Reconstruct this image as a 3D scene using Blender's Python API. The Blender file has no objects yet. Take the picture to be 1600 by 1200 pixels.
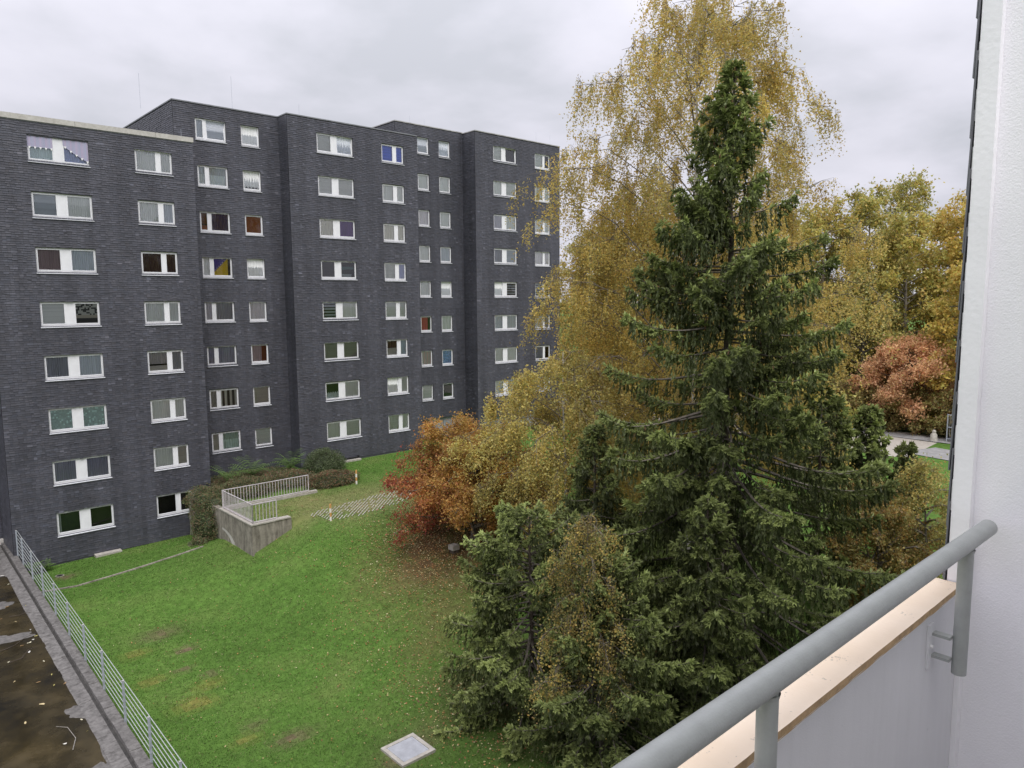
import bpy, math, random
import numpy as np
from mathutils import Matrix, Vector

random.seed(7)
RNG = np.random.default_rng(7)
scene = bpy.context.scene
COL = scene.collection

# ------------------------------------------------------------------ camera
cam_data = bpy.data.cameras.new('camera')
cam_data.sensor_width = 36.0
cam_data.lens = 36.0 * 1150 / 1600
cam_data.clip_start = 0.05
cam_data.clip_end = 5000
cam = bpy.data.objects.new('camera', cam_data)
COL.objects.link(cam)


def _n(v):
    v = np.array(v, float)
    return v / np.linalg.norm(v)


cx = _n((2065 - 800, -(460 - 600), -1150))          # vanishing direction of the facades, in camera space
cy = _n((-259 - 800, -(477 - 600), -1150))
cy = _n(cy - cx * np.dot(cx, cy))
cz = np.cross(cx, cy)
Rw = Matrix([list(cx), list(cy), list(cz)]).to_4x4()
Rw.translation = Vector((0, 0, 14))
cam.matrix_world = Rw
scene.camera = cam

# ------------------------------------------------------------------ light
SUN_EL, SUN_AZ = math.radians(54), math.radians(208)
world = bpy.data.worlds.new('World')
scene.world = world
world.use_nodes = True
nt = world.node_tree
nt.nodes.clear()


def N(t, typ, **kw):
    n = t.nodes.new(typ)
    for k, v in kw.items():
        if k in n.inputs:
            n.inputs[k].default_value = v
        else:
            setattr(n, k, v)
    return n


def link(t, a, b):
    t.links.new(a, b)


def ramp(t, stops, interp='LINEAR'):
    r = t.nodes.new('ShaderNodeValToRGB')
    e = r.color_ramp.elements
    r.color_ramp.interpolation = interp
    while len(e) < len(stops):
        e.new(0.5)
    for i, (p, c) in enumerate(stops):
        e[i].position = p
        e[i].color = (c[0], c[1], c[2], 1) if hasattr(c, '__len__') else (c, c, c, 1)
    return r


def math_node(t, op, a=None, b=None, clamp=False):
    m = t.nodes.new('ShaderNodeMath')
    m.operation = op
    m.use_clamp = clamp
    for i, v in enumerate((a, b)):
        if v is None:
            continue
        if isinstance(v, (int, float)):
            m.inputs[i].default_value = v
        else:
            t.links.new(v, m.inputs[i])
    return m.outputs[0]


def mixc(t, fac, a, b, mode='MIX'):
    m = t.nodes.new('ShaderNodeMix')
    m.data_type = 'RGBA'
    m.blend_type = mode
    for s, v in ((m.inputs[0], fac), (m.inputs[6], a), (m.inputs[7], b)):
        if isinstance(v, (int, float)):
            s.default_value = v
        elif isinstance(v, tuple):
            s.default_value = (v[0], v[1], v[2], 1)
        else:
            t.links.new(v, s)
    return m.outputs[2]


sky = N(nt, 'ShaderNodeTexSky')
sky.sky_type = 'NISHITA'
sky.sun_disc = False
sky.sun_elevation = SUN_EL
sky.sun_rotation = SUN_AZ
tc = N(nt, 'ShaderNodeTexCoord')
sep = N(nt, 'ShaderNodeSeparateXYZ')
link(nt, tc.outputs['Generated'], sep.inputs[0])
zc = math_node(nt, 'MAXIMUM', sep.outputs[2], 0.0)
den = math_node(nt, 'ADD', zc, 0.22)
comb = N(nt, 'ShaderNodeCombineXYZ')
link(nt, math_node(nt, 'DIVIDE', sep.outputs[0], den), comb.inputs[0])
link(nt, math_node(nt, 'DIVIDE', sep.outputs[1], den), comb.inputs[1])
n1 = N(nt, 'ShaderNodeTexNoise', Scale=0.9, Detail=6.0, Roughness=0.5, Distortion=0.3)
link(nt, comb.outputs[0], n1.inputs['Vector'])
n2 = N(nt, 'ShaderNodeTexNoise', Scale=2.6, Detail=5.0, Roughness=0.5)
link(nt, comb.outputs[0], n2.inputs['Vector'])
cl = math_node(nt, 'ADD', math_node(nt, 'MULTIPLY', n1.outputs[0], 0.7), math_node(nt, 'MULTIPLY', n2.outputs[0], 0.3))
cr = ramp(nt, [(0.38, (0.43, 0.44, 0.485)), (0.48, (0.54, 0.538, 0.60)), (0.60, (0.63, 0.62, 0.69))])
link(nt, cl, cr.inputs[0])
bright = math_node(nt, 'ADD', math_node(nt, 'ADD', math_node(nt, 'MULTIPLY', zc, 0.30), math_node(nt, 'MULTIPLY', math_node(nt, 'POWER', zc, 2.0), 1.5)), 0.92)
cloud = N(nt, 'ShaderNodeVectorMath', operation='SCALE')
link(nt, cr.outputs[0], cloud.inputs[0])
link(nt, bright, cloud.inputs['Scale'])
bg1 = N(nt, 'ShaderNodeBackground', Strength=0.05)
link(nt, sky.outputs[0], bg1.inputs[0])
bg2 = N(nt, 'ShaderNodeBackground', Strength=1.0)
link(nt, cloud.outputs[0], bg2.inputs[0])
mx = N(nt, 'ShaderNodeMixShader')
mx.inputs[0].default_value = 0.97
link(nt, bg1.outputs[0], mx.inputs[1])
link(nt, bg2.outputs[0], mx.inputs[2])
wo = N(nt, 'ShaderNodeOutputWorld')
link(nt, mx.outputs[0], wo.inputs[0])

sun_d = bpy.data.lights.new('sun', 'SUN')
sun_d.energy = 1.5
sun_d.angle = math.radians(35)
sun_d.color = (1.0, 0.97, 0.93)
sun = bpy.data.objects.new('sun', sun_d)
COL.objects.link(sun)
_sd = Vector((math.sin(SUN_AZ) * math.cos(SUN_EL), math.cos(SUN_AZ) * math.cos(SUN_EL), math.sin(SUN_EL)))
sun.rotation_euler = _sd.to_track_quat('Z', 'Y').to_euler()
sun.location = (0, 0, 60)

vs = scene.view_settings
vs.view_transform = 'Standard'
vs.look = 'None'
vs.exposure = 0.46
vs.gamma = 1
vs.use_curve_mapping = False


# ------------------------------------------------------------------ materials
def new_mat(name):
    m = bpy.data.materials.new(name)
    m.use_nodes = True
    t = m.node_tree
    return m, t, t.nodes['Principled BSDF']


def simple(name, col, rough=0.6, metal=0.0, var=0.0, scale=20.0, bump=0.0, bscale=60.0, spec=None):
    m, t, b = new_mat(name)
    b.inputs['Roughness'].default_value = rough
    b.inputs['Metallic'].default_value = metal
    if spec is not None:
        b.inputs['Specular IOR Level'].default_value = spec
    t_c = N(t, 'ShaderNodeTexCoord')
    if var:
        n = N(t, 'ShaderNodeTexNoise', Scale=scale, Detail=5.0, Roughness=0.6)
        link(t, t_c.outputs['Object'], n.inputs['Vector'])
        r = ramp(t, [(0.3, tuple(c * (1 - var) for c in col)), (0.7, tuple(min(1, c * (1 + var)) for c in col))])
        link(t, n.outputs[0], r.inputs[0])
        link(t, r.outputs[0], b.inputs['Base Color'])
    else:
        b.inputs['Base Color'].default_value = (*col, 1)
    if bump:
        n = N(t, 'ShaderNodeTexNoise', Scale=bscale, Detail=4.0, Roughness=0.6)
        link(t, t_c.outputs['Object'], n.inputs['Vector'])
        bp = N(t, 'ShaderNodeBump', Strength=bump, Distance=0.01)
        link(t, n.outputs[0], bp.inputs['Height'])
        link(t, bp.outputs[0], b.inputs['Normal'])
    return m


def attr_mat(name, rough=0.6, transl=0.0, var=0.0, vscale=3.0, spec=0.4, bump=0.0):
    m, t, b = new_mat(name)
    a = N(t, 'ShaderNodeAttribute')
    a.attribute_name = 'Col'
    c = a.outputs['Color']
    if var:
        tcn = N(t, 'ShaderNodeTexCoord')
        n = N(t, 'ShaderNodeTexNoise', Scale=vscale, Detail=5.0, Roughness=0.65)
        link(t, tcn.outputs['Object'], n.inputs['Vector'])
        r = ramp(t, [(0.3, 1 - var), (0.7, 1 + var)])
        link(t, n.outputs[0], r.inputs[0])
        c = mixc(t, 1.0, c, r.outputs[0], 'MULTIPLY')
        if bump:
            bp = N(t, 'ShaderNodeBump', Strength=bump, Distance=0.02)
            n3 = N(t, 'ShaderNodeTexNoise', Scale=vscale * 12, Detail=3.0)
            link(t, tcn.outputs['Object'], n3.inputs['Vector'])
            link(t, n3.outputs[0], bp.inputs['Height'])
            link(t, bp.outputs[0], b.inputs['Normal'])
    link(t, c, b.inputs['Base Color'])
    b.inputs['Roughness'].default_value = rough
    b.inputs['Specular IOR Level'].default_value = spec
    if transl:
        tr = N(t, 'ShaderNodeBsdfTranslucent')
        link(t, c, tr.inputs[0])
        ms = N(t, 'ShaderNodeMixShader')
        ms.inputs[0].default_value = transl
        link(t, b.outputs[0], ms.inputs[1])
        link(t, tr.outputs[0], ms.inputs[2])
        link(t, ms.outputs[0], t.nodes['Material Output'].inputs[0])
    return m


def slate_mat():
    m, t, b = new_mat('slate')
    a = N(t, 'ShaderNodeAttribute')
    a.attribute_name = 'Col'
    tcn = N(t, 'ShaderNodeTexCoord')
    n = N(t, 'ShaderNodeTexNoise', Scale=0.45, Detail=6.0, Roughness=0.6)
    link(t, tcn.outputs['Object'], n.inputs['Vector'])
    r = ramp(t, [(0.3, 0.92), (0.7, 1.10)])
    link(t, n.outputs[0], r.inputs[0])
    mp = N(t, 'ShaderNodeMapping')
    mp.inputs['Scale'].default_value = (1.4, 1.4, 0.12)
    link(t, tcn.outputs['Object'], mp.inputs['Vector'])
    n2 = N(t, 'ShaderNodeTexNoise', Scale=1.0, Detail=4.0, Roughness=0.55)
    link(t, mp.outputs[0], n2.inputs['Vector'])
    r2 = ramp(t, [(0.35, 0.84), (0.75, 1.38)])
    link(t, n2.outputs[0], r2.inputs[0])
    c = mixc(t, 1.0, a.outputs['Color'], r.outputs[0], 'MULTIPLY')
    c = mixc(t, 1.0, c, r2.outputs[0], 'MULTIPLY')
    link(t, c, b.inputs['Base Color'])
    b.inputs['Roughness'].default_value = 0.5
    b.inputs['Specular IOR Level'].default_value = 0.45
    return m


def concrete_mat(name, base, dark, streak=True):
    m, t, b = new_mat(name)
    tcn = N(t, 'ShaderNodeTexCoord')
    n = N(t, 'ShaderNodeTexNoise', Scale=2.5, Detail=8.0, Roughness=0.7)
    link(t, tcn.outputs['Object'], n.inputs['Vector'])
    mp = N(t, 'ShaderNodeMapping')
    mp.inputs['Scale'].default_value = (5, 5, 0.5 if streak else 5)
    link(t, tcn.outputs['Object'], mp.inputs['Vector'])
    n2 = N(t, 'ShaderNodeTexNoise', Scale=1.5, Detail=5.0, Roughness=0.6)
    link(t, mp.outputs[0], n2.inputs['Vector'])
    f = math_node(t, 'ADD', math_node(t, 'MULTIPLY', n.outputs[0], 0.5), math_node(t, 'MULTIPLY', n2.outputs[0], 0.5))
    r = ramp(t, [(0.38, dark), (0.6, base)])
    link(t, f, r.inputs[0])
    link(t, r.outputs[0], b.inputs['Base Color'])
    b.inputs['Roughness'].default_value = 0.85
    bp = N(t, 'ShaderNodeBump', Strength=0.4, Distance=0.01)
    link(t, n.outputs[0], bp.inputs['Height'])
    link(t, bp.outputs[0], b.inputs['Normal'])
    return m


def stucco_mat(name, col, strength, scale, tint_at=None):
    m, t, b = new_mat(name)
    tcn = N(t, 'ShaderNodeTexCoord')
    n = N(t, 'ShaderNodeTexNoise', Scale=scale, Detail=5.0, Roughness=0.62)
    link(t, tcn.outputs['Object'], n.inputs['Vector'])
    v = N(t, 'ShaderNodeTexVoronoi', Scale=scale * 1.3)
    link(t, tcn.outputs['Object'], v.inputs['Vector'])
    h = math_node(t, 'ADD', n.outputs[0], math_node(t, 'MULTIPLY', v.outputs['Distance'], 0.5))
    bp = N(t, 'ShaderNodeBump', Strength=strength, Distance=0.004)
    link(t, h, bp.inputs['Height'])
    link(t, bp.outputs[0], b.inputs['Normal'])
    n2 = N(t, 'ShaderNodeTexNoise', Scale=2.2, Detail=6.0, Roughness=0.6)
    link(t, tcn.outputs['Object'], n2.inputs['Vector'])
    r = ramp(t, [(0.3, tuple(c * 0.93 for c in col)), (0.65, col)])
    link(t, n2.outputs[0], r.inputs[0])
    c = r.outputs[0]
    if tint_at:
        # a yellowish darker patch on the plaster below the rail end
        g = N(t, 'ShaderNodeMapping')
        g.inputs['Location'].default_value = (-tint_at[0], -tint_at[1], -tint_at[2])
        link(t, tcn.outputs['Object'], g.inputs['Vector'])
        ln = N(t, 'ShaderNodeVectorMath', operation='LENGTH')
        link(t, g.outputs[0], ln.inputs[0])
        d = math_node(t, 'ADD', ln.outputs['Value'], math_node(t, 'MULTIPLY', math_node(t, 'SUBTRACT', n2.outputs[0], 0.5), 0.1))
        rr = ramp(t, [(0.0, 0.5), (0.13, 0.0)])
        link(t, d, rr.inputs[0])
        c = mixc(t, rr.outputs[0], c, (0.55, 0.46, 0.33))
    link(t, c, b.inputs['Base Color'])
    b.inputs['Roughness'].default_value = 0.75
    return m


def glass_mat():
    m, t, b = new_mat('window_glass')
    t.nodes.remove(b)
    fr = N(t, 'ShaderNodeFresnel', IOR=1.5)
    f = math_node(t, 'MULTIPLY', fr.outputs[0], 1.9, clamp=True)
    tr = N(t, 'ShaderNodeBsdfTransparent')
    tr.inputs[0].default_value = (0.95, 0.97, 0.965, 1)
    gl = N(t, 'ShaderNodeBsdfGlossy', Roughness=0.03)
    gl.inputs[0].default_value = (0.95, 0.97, 1, 1)
    ms = N(t, 'ShaderNodeMixShader')
    link(t, f, ms.inputs[0])
    link(t, tr.outputs[0], ms.inputs[1])
    link(t, gl.outputs[0], ms.inputs[2])
    link(t, ms.outputs[0], t.nodes['Material Output'].inputs[0])
    return m


def puddle_mat():
    m, t, b = new_mat('puddle_water')
    tcn = N(t, 'ShaderNodeTexCoord')
    n = N(t, 'ShaderNodeTexNoise', Scale=0.6, Detail=8.0, Roughness=0.65)
    link(t, tcn.outputs['Object'], n.inputs['Vector'])
    r = ramp(t, [(0.32, (0.012, 0.011, 0.009)), (0.5, (0.032, 0.025, 0.012)), (0.72, (0.07, 0.052, 0.022))])
    link(t, n.outputs[0], r.inputs[0])
    link(t, r.outputs[0], b.inputs['Base Color'])
    n2 = N(t, 'ShaderNodeTexNoise', Scale=1.2, Detail=5.0)
    link(t, tcn.outputs['Object'], n2.inputs['Vector'])
    r2 = ramp(t, [(0.4, 0.1), (0.65, 0.4)])
    link(t, n2.outputs[0], r2.inputs[0])
    link(t, r2.outputs[0], b.inputs['Roughness'])
    b.inputs['Specular IOR Level'].default_value = 0.35
    return m


def flag_mat():
    # printed cloth: blue field, yellow triangle, row of white stars along the diagonal edge
    m, t, b = new_mat('flag_print')
    a = N(t, 'ShaderNodeAttribute')
    a.attribute_name = 'Col'
    link(t, a.outputs['Color'], b.inputs['Base Color'])
    b.inputs['Roughness'].default_value = 0.8
    return m


M = {}
M['slate'] = slate_mat()
M['plaster_dark'] = simple('dark_reveal', (0.05, 0.052, 0.06), 0.8)
M['room'] = simple('room_interior', (0.035, 0.033, 0.03), 0.9)
M['pvc'] = simple('white_window_frame', (0.80, 0.80, 0.82), 0.4, var=0.05, scale=3)
M['sillm'] = simple('aluminium_sill', (0.62, 0.63, 0.66), 0.5)
M['glass'] = glass_mat()
M['concrete'] = concrete_mat('weathered_concrete', (0.33, 0.30, 0.25), (0.12, 0.105, 0.085))
M['concrete_light'] = concrete_mat('light_concrete', (0.46, 0.43, 0.38), (0.30, 0.28, 0.24), False)
M['fascia'] = concrete_mat('beige_fascia', (0.55, 0.53, 0.49), (0.42, 0.40, 0.36), False)
M['coping_metal'] = simple('roof_edge_metal', (0.20, 0.205, 0.22), 0.5, var=0.2, scale=2)
M['coping_light'] = simple('roof_edge_light', (0.38, 0.37, 0.36), 0.5, var=0.25, scale=2)
M['galv'] = simple('galvanised_steel', (0.42, 0.45, 0.50), 0.45, metal=0.3, var=0.15, scale=6)
M['galv_green'] = simple('galvanised_wire', (0.45, 0.48, 0.47), 0.5, metal=0.2, var=0.1)
M['rail_paint'] = simple('grey_rail_paint', (0.32, 0.335, 0.325), 0.42, var=0.09, scale=14, bump=0.12, bscale=180)
M['rail_old'] = simple('weathered_rail_paint', (0.50, 0.46, 0.47), 0.6, var=0.2, scale=3)
M['stucco'] = stucco_mat('white_stucco', (0.89, 0.88, 0.91), 0.35, 110, tint_at=(3.09, 0.70, 13.10))
M['stucco_smooth'] = stucco_mat('smooth_white_plaster', (0.895, 0.885, 0.91), 0.25, 40)
M['parapet'] = stucco_mat('grey_parapet_paint', (0.70, 0.70, 0.725), 0.12, 160)
M['bark_spruce'] = simple('spruce_bark', (0.085, 0.065, 0.05), 0.9, var=0.4, scale=12)
M['bark_grey'] = simple('grey_bark', (0.15, 0.13, 0.105), 0.9, var=0.45, scale=7)
M['bark_dead'] = simple('bleached_branch', (0.30, 0.28, 0.25), 0.9, var=0.3, scale=7)
M['bark_birch'] = simple('birch_bark', (0.42, 0.40, 0.36), 0.8, var=0.5, scale=5)
M['needles'] = attr_mat('spruce_needles', 0.5, 0.12, spec=0.35)
M['leaves'] = attr_mat('broad_leaves', 0.45, 0.45, spec=0.35)
M['grass'] = attr_mat('grass_blades', 0.6, 0.3, spec=0.25)
M['ground'] = attr_mat('lawn_soil', 0.9, 0.0, var=0.28, vscale=3.5, spec=0.1, bump=0.6)
M['litter'] = attr_mat('leaf_litter', 0.7, 0.1)
M['puddle'] = puddle_mat()
M['bitumen'] = concrete_mat('bitumen_roof', (0.16, 0.15, 0.14), (0.075, 0.07, 0.066), False)
M['edge_slab'] = concrete_mat('grey_edge_slab', (0.19, 0.18, 0.17), (0.075, 0.07, 0.065), False)
M['groove'] = simple('dark_groove', (0.05, 0.047, 0.043), 0.5, var=0.4, scale=4)  # strip coloured darker than the kerb and slabs beside it
M['road'] = concrete_mat('pale_road', (0.40, 0.37, 0.32), (0.30, 0.27, 0.23), False)
M['asphalt'] = simple('asphalt_patch', (0.24, 0.235, 0.23), 0.9, var=0.25, scale=2)
M['steel_plate'] = simple('steel_cover_plate', (0.36, 0.37, 0.395), 0.5, var=0.15, scale=5, bump=0.1)
M['brown_cone'] = simple('spruce_cone', (0.20, 0.11, 0.06), 0.7, var=0.3, scale=40)
M['timber'] = simple('dark_timber', (0.09, 0.07, 0.055), 0.85, var=0.35, scale=6)
M['door_grey'] = simple('grey_door_panel', (0.30, 0.31, 0.33), 0.6, var=0.06)
M['black'] = simple('black_hole', (0.01, 0.01, 0.01), 0.9)
M['post_white'] = simple('post_white', (0.75, 0.72, 0.66), 0.6)
M['post_red'] = simple('post_red', (0.55, 0.30, 0.10), 0.6)
M['flag'] = flag_mat()


def sill_mat():
    m, t, b = new_mat('cream_sill')
    tcn = N(t, 'ShaderNodeTexCoord')
    n = N(t, 'ShaderNodeTexNoise', Scale=4.0, Detail=6.0, Roughness=0.6)
    link(t, tcn.outputs['Object'], n.inputs['Vector'])
    r = ramp(t, [(0.3, (0.76, 0.61, 0.45)), (0.7, (0.84, 0.70, 0.55))])
    link(t, n.outputs[0], r.inputs[0])
    n2 = N(t, 'ShaderNodeTexNoise', Scale=110.0, Detail=2.0)
    link(t, tcn.outputs['Object'], n2.inputs['Vector'])
    n3 = N(t, 'ShaderNodeTexNoise', Scale=9.0, Detail=2.0)
    link(t, tcn.outputs['Object'], n3.inputs['Vector'])
    s = math_node(t, 'MULTIPLY', n2.outputs[0], n3.outputs[0])
    r2 = ramp(t, [(0.41, 0.0), (0.44, 0.5)])
    link(t, s, r2.inputs[0])
    c = mixc(t, r2.outputs[0], r.outputs[0], (0.25, 0.22, 0.18))
    link(t, c, b.inputs['Base Color'])
    b.inputs['Roughness'].default_value = 0.6
    bp = N(t, 'ShaderNodeBump', Strength=0.15, Distance=0.003)
    link(t, n2.outputs[0], bp.inputs['Height'])
    link(t, bp.outputs[0], b.inputs['Normal'])
    return m




def parapet_mat():
    m = M['parapet']
    t = m.node_tree
    b = t.nodes['Principled BSDF']
    old = b.inputs['Base Color'].links[0].from_socket
    tcn = N(t, 'ShaderNodeTexCoord')
    mp = N(t, 'ShaderNodeMapping')
    mp.inputs['Scale'].default_value = (14, 14, 1.0)
    link(t, tcn.outputs['Object'], mp.inputs['Vector'])
    n = N(t, 'ShaderNodeTexNoise', Scale=1.6, Detail=5.0, Roughness=0.65)
    link(t, mp.outputs[0], n.inputs['Vector'])
    r = ramp(t, [(0.3, 0.965), (0.55, 1.0), (0.75, 1.01)])
    link(t, n.outputs[0], r.inputs[0])
    n2 = N(t, 'ShaderNodeTexNoise', Scale=26.0, Detail=6.0, Roughness=0.7)
    link(t, tcn.outputs['Object'], n2.inputs['Vector'])
    r2 = ramp(t, [(0.66, 1.0), (0.72, 0.86)])
    link(t, n2.outputs[0], r2.inputs[0])
    c = mixc(t, 1.0, old, r.outputs[0], 'MULTIPLY')
    c = mixc(t, 1.0, c, r2.outputs[0], 'MULTIPLY')
    link(t, c, b.inputs['Base Color'])


parapet_mat()
M['sill'] = sill_mat()
M['sill_edge'] = simple('ochre_raw_edge', (0.50, 0.34, 0.18), 0.8, var=0.25, scale=25, bump=0.3, bscale=90)
M['chip'] = simple('chipped_white_paint', (0.78, 0.78, 0.78), 0.7)


# ------------------------------------------------------------------ mesh builder
class MB:
    def __init__(self):
        self.v, self.f, self.nv = [], [], 0

    def add(self, verts, faces, mat=0, col=None):
        verts = np.asarray(verts, float).reshape(-1, 3)
        faces = np.asarray(faces, np.int64)
        if col is not None:
            col = np.asarray(col, float)
            if col.ndim == 1:
                col = np.tile(col, (len(faces), 1))
        self.f.append((faces + self.nv, mat, col))
        self.v.append(verts)
        self.nv += len(verts)
        return self

    def box(self, x0, x1, y0, y1, z0, z1, mat=0, col=None):
        v = [(x0, y0, z0), (x1, y0, z0), (x1, y1, z0), (x0, y1, z0), (x0, y0, z1), (x1, y0, z1), (x1, y1, z1), (x0, y1, z1)]
        f = [(0, 3, 2, 1), (4, 5, 6, 7), (0, 1, 5, 4), (1, 2, 6, 5), (2, 3, 7, 6), (3, 0, 4, 7)]
        return self.add(v, f, mat, col)

    def quad(self, a, b, c, d, mat=0, col=None):
        return self.add([a, b, c, d], [(0, 1, 2, 3)], mat, col)

    def tube(self, pts, rad, sides=6, mat=0, cap=True):
        pts = np.asarray(pts, float)
        n = len(pts)
        rad = np.broadcast_to(np.asarray(rad, float), (n,))
        tg = np.gradient(pts, axis=0)
        tg /= np.linalg.norm(tg, axis=1, keepdims=True) + 1e-9
        up = np.array([0, 0, 1.0]) if abs(tg[0][2]) < 0.9 else np.array([1.0, 0, 0])
        s = np.cross(tg, up)
        s /= np.linalg.norm(s, axis=1, keepdims=True) + 1e-9
        u = np.cross(s, tg)
        a = np.linspace(0, 2 * np.pi, sides, endpoint=False)
        ring = pts[:, None] + rad[:, None, None] * (np.cos(a)[None, :, None] * s[:, None] + np.sin(a)[None, :, None] * u[:, None])
        i = np.arange(n - 1)[:, None] * sides
        j = np.arange(sides)[None]
        k = (j + 1) % sides
        f = np.stack([i + j, i + k, i + sides + k, i + sides + j], -1).reshape(-1, 4)
        self.add(ring.reshape(-1, 3), f, mat)
        if cap:
            for r in (0, n - 1):
                c = np.vstack([ring[r], pts[r]])
                ff = [(q, (q + 1) % sides, sides) for q in range(sides)]
                self.add(c, ff, mat)
        return self

    def build(self, name, mats, parent=None, smooth=False, loc=None, me_name=None, link_it=True):
        me = bpy.data.meshes.new(me_name or name)
        V = np.concatenate(self.v) if self.v else np.zeros((0, 3))
        me.vertices.add(len(V))
        me.vertices.foreach_set('co', V.astype(np.float32).ravel())
        sizes = np.concatenate([np.full(len(f), f.shape[1]) for f, _, _ in self.f])
        loops = np.concatenate([f.ravel() for f, _, _ in self.f])
        me.loops.add(len(loops))
        me.loops.foreach_set('vertex_index', loops.astype(np.int32))
        me.polygons.add(len(sizes))
        st = np.concatenate([[0], np.cumsum(sizes)[:-1]])
        me.polygons.foreach_set('loop_start', st.astype(np.int32))
        try:
            me.polygons.foreach_set('loop_total', sizes.astype(np.int32))
        except Exception:
            pass
        mi = np.concatenate([np.full(len(f), m) for f, m, _ in self.f])
        if not isinstance(mats, (list, tuple)):
            mats = [mats]
        for m in mats:
            me.materials.append(m)
        me.polygons.foreach_set('material_index', mi.astype(np.int32))
        me.polygons.foreach_set('use_smooth', np.full(len(sizes), smooth))
        if any(c is not None for _, _, c in self.f):
            cc = np.concatenate([c if c is not None else np.ones((len(f), 3)) * 0.5 for f, _, c in self.f])
            cc = np.concatenate([cc, np.ones((len(cc), 1))], 1)
            at = me.attributes.new('Col', 'FLOAT_COLOR', 'FACE')
            at.data.foreach_set('color', cc.astype(np.float32).ravel())
        me.update(calc_edges=True)
        if not link_it:
            return me
        return link_obj(name, me, parent, loc)


def link_obj(name, me, parent=None, loc=None):
    o = bpy.data.objects.new(name, me)
    COL.objects.link(o)
    if parent is not None:
        o.parent = parent
    if loc is not None:
        o.location = loc
    return o


def tag(o, label=None, cat=None, group=None, kind=None):
    for k, v in (('label', label), ('category', cat), ('group', group), ('kind', kind)):
        if v:
            o[k] = v
    return o


def empty(name, loc, label, cat, group=None):
    o = bpy.data.objects.new(name, None)
    COL.objects.link(o)
    o.location = loc
    o.empty_display_size = 0.2
    return tag(o, label, cat, group)


def child(mb, name, mats, parent, smooth=False, kind=None, label=None):
    """build world-space geometry under a parent located anywhere (offset removed)"""
    off = np.array(parent_world(parent))
    mb.v = [v - off for v in mb.v]
    o = mb.build(name, mats, parent, smooth)
    if kind:
        o['kind'] = kind
    if label:
        o['label'] = label
    return o


def parent_world(p):
    l = Vector((0, 0, 0))
    while p is not None:
        l += p.location
        p = p.parent
    return l


def sm(t):
    t = np.clip(t, 0, 1)
    return t * t * (3 - 2 * t)


def rnd(a, b, n=None):
    return RNG.uniform(a, b, n)


# ------------------------------------------------------------------ terrain
def wav(x, y, s=1.0, ph=0.0):
    return (np.sin(x * 1.3 * s + 2.1 * np.sin(y * 0.9 * s + ph)) + np.sin(y * 1.7 * s + 1.3 * np.sin(x * 1.1 * s + ph * 2)) +
            0.6 * np.sin((x + y) * 2.9 * s + ph) * np.sin((x - y) * 2.3 * s)) / 2.6


def ground(x, y):
    x = np.asarray(x, float)
    y = np.asarray(y, float)
    d = (x - 16) * -0.443 + (y - 34.9) * -0.896
    T = 1 - sm(d / 13.0)
    w = 2.4 + 0.28 * np.clip(d, 0, 30)
    L = sm((x - (14.3 - w)) / (2 * w))
    R = sm((x - 18) / 34.0)
    h = 0.3 + 2.6 * (1 - (1 - L * T) * (1 - R))
    ter = ((x > 14.43) & (y > 34.96) & (y < 60))
    h = np.where(ter, 2.9, h)
    k_ = sm((y - 33.0) / 2.0) * (x <= 14.43)
    h = h * (1 - k_) + k_ * np.where(x > 3, 0.32 + 0.16 * np.clip(x - 7.5, 0, 9) * np.clip((44.5 - y) / 6.0, 0, 1), h)
    h = np.where((x > 14.43) & (y > 32.5) & (y <= 34.96) & (x < 20), np.minimum(h, 1.5 + (x - 14.3) * .43), h)
    h = h + 0.035 * wav(x, y, 0.5) * (~ter)
    return h


def grid_axis(lo, hi, step, extra_lo, extra_hi):
    a = list(np.arange(lo, hi + 1e-6, step))
    s, v = step, lo
    left = []
    while v > extra_lo:
        s *= 1.35
        v -= s
        left.append(v)
    s, v = step, hi
    right = []
    while v < extra_hi:
        s *= 1.35
        v += s
        right.append(v)
    return np.array(left[::-1] + a + right)


def lawn_color(x, y):
    base = np.array([0.078, 0.150, 0.028])
    c = np.tile(base, (len(x), 1))
    w1 = 0.5 + 0.5 * wav(x, y, 0.35, 1.0)
    w2 = 0.5 + 0.5 * wav(x, y, 1.3, 2.0)
    c *= (0.82 + 0.3 * w1 + 0.14 * w2)[:, None]
    # yellower, thinner turf towards the slope and on the terrace
    k = np.clip(w1 * w2 * 1.1 - 0.25, 0, 1) * 0.5
    c = c * (1 - k[:, None]) + np.array([0.17, 0.165, 0.065]) * k[:, None]
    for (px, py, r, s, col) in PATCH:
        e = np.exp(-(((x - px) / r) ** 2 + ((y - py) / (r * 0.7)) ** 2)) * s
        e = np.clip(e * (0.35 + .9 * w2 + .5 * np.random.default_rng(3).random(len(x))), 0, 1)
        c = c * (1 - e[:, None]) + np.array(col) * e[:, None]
    return c


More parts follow.
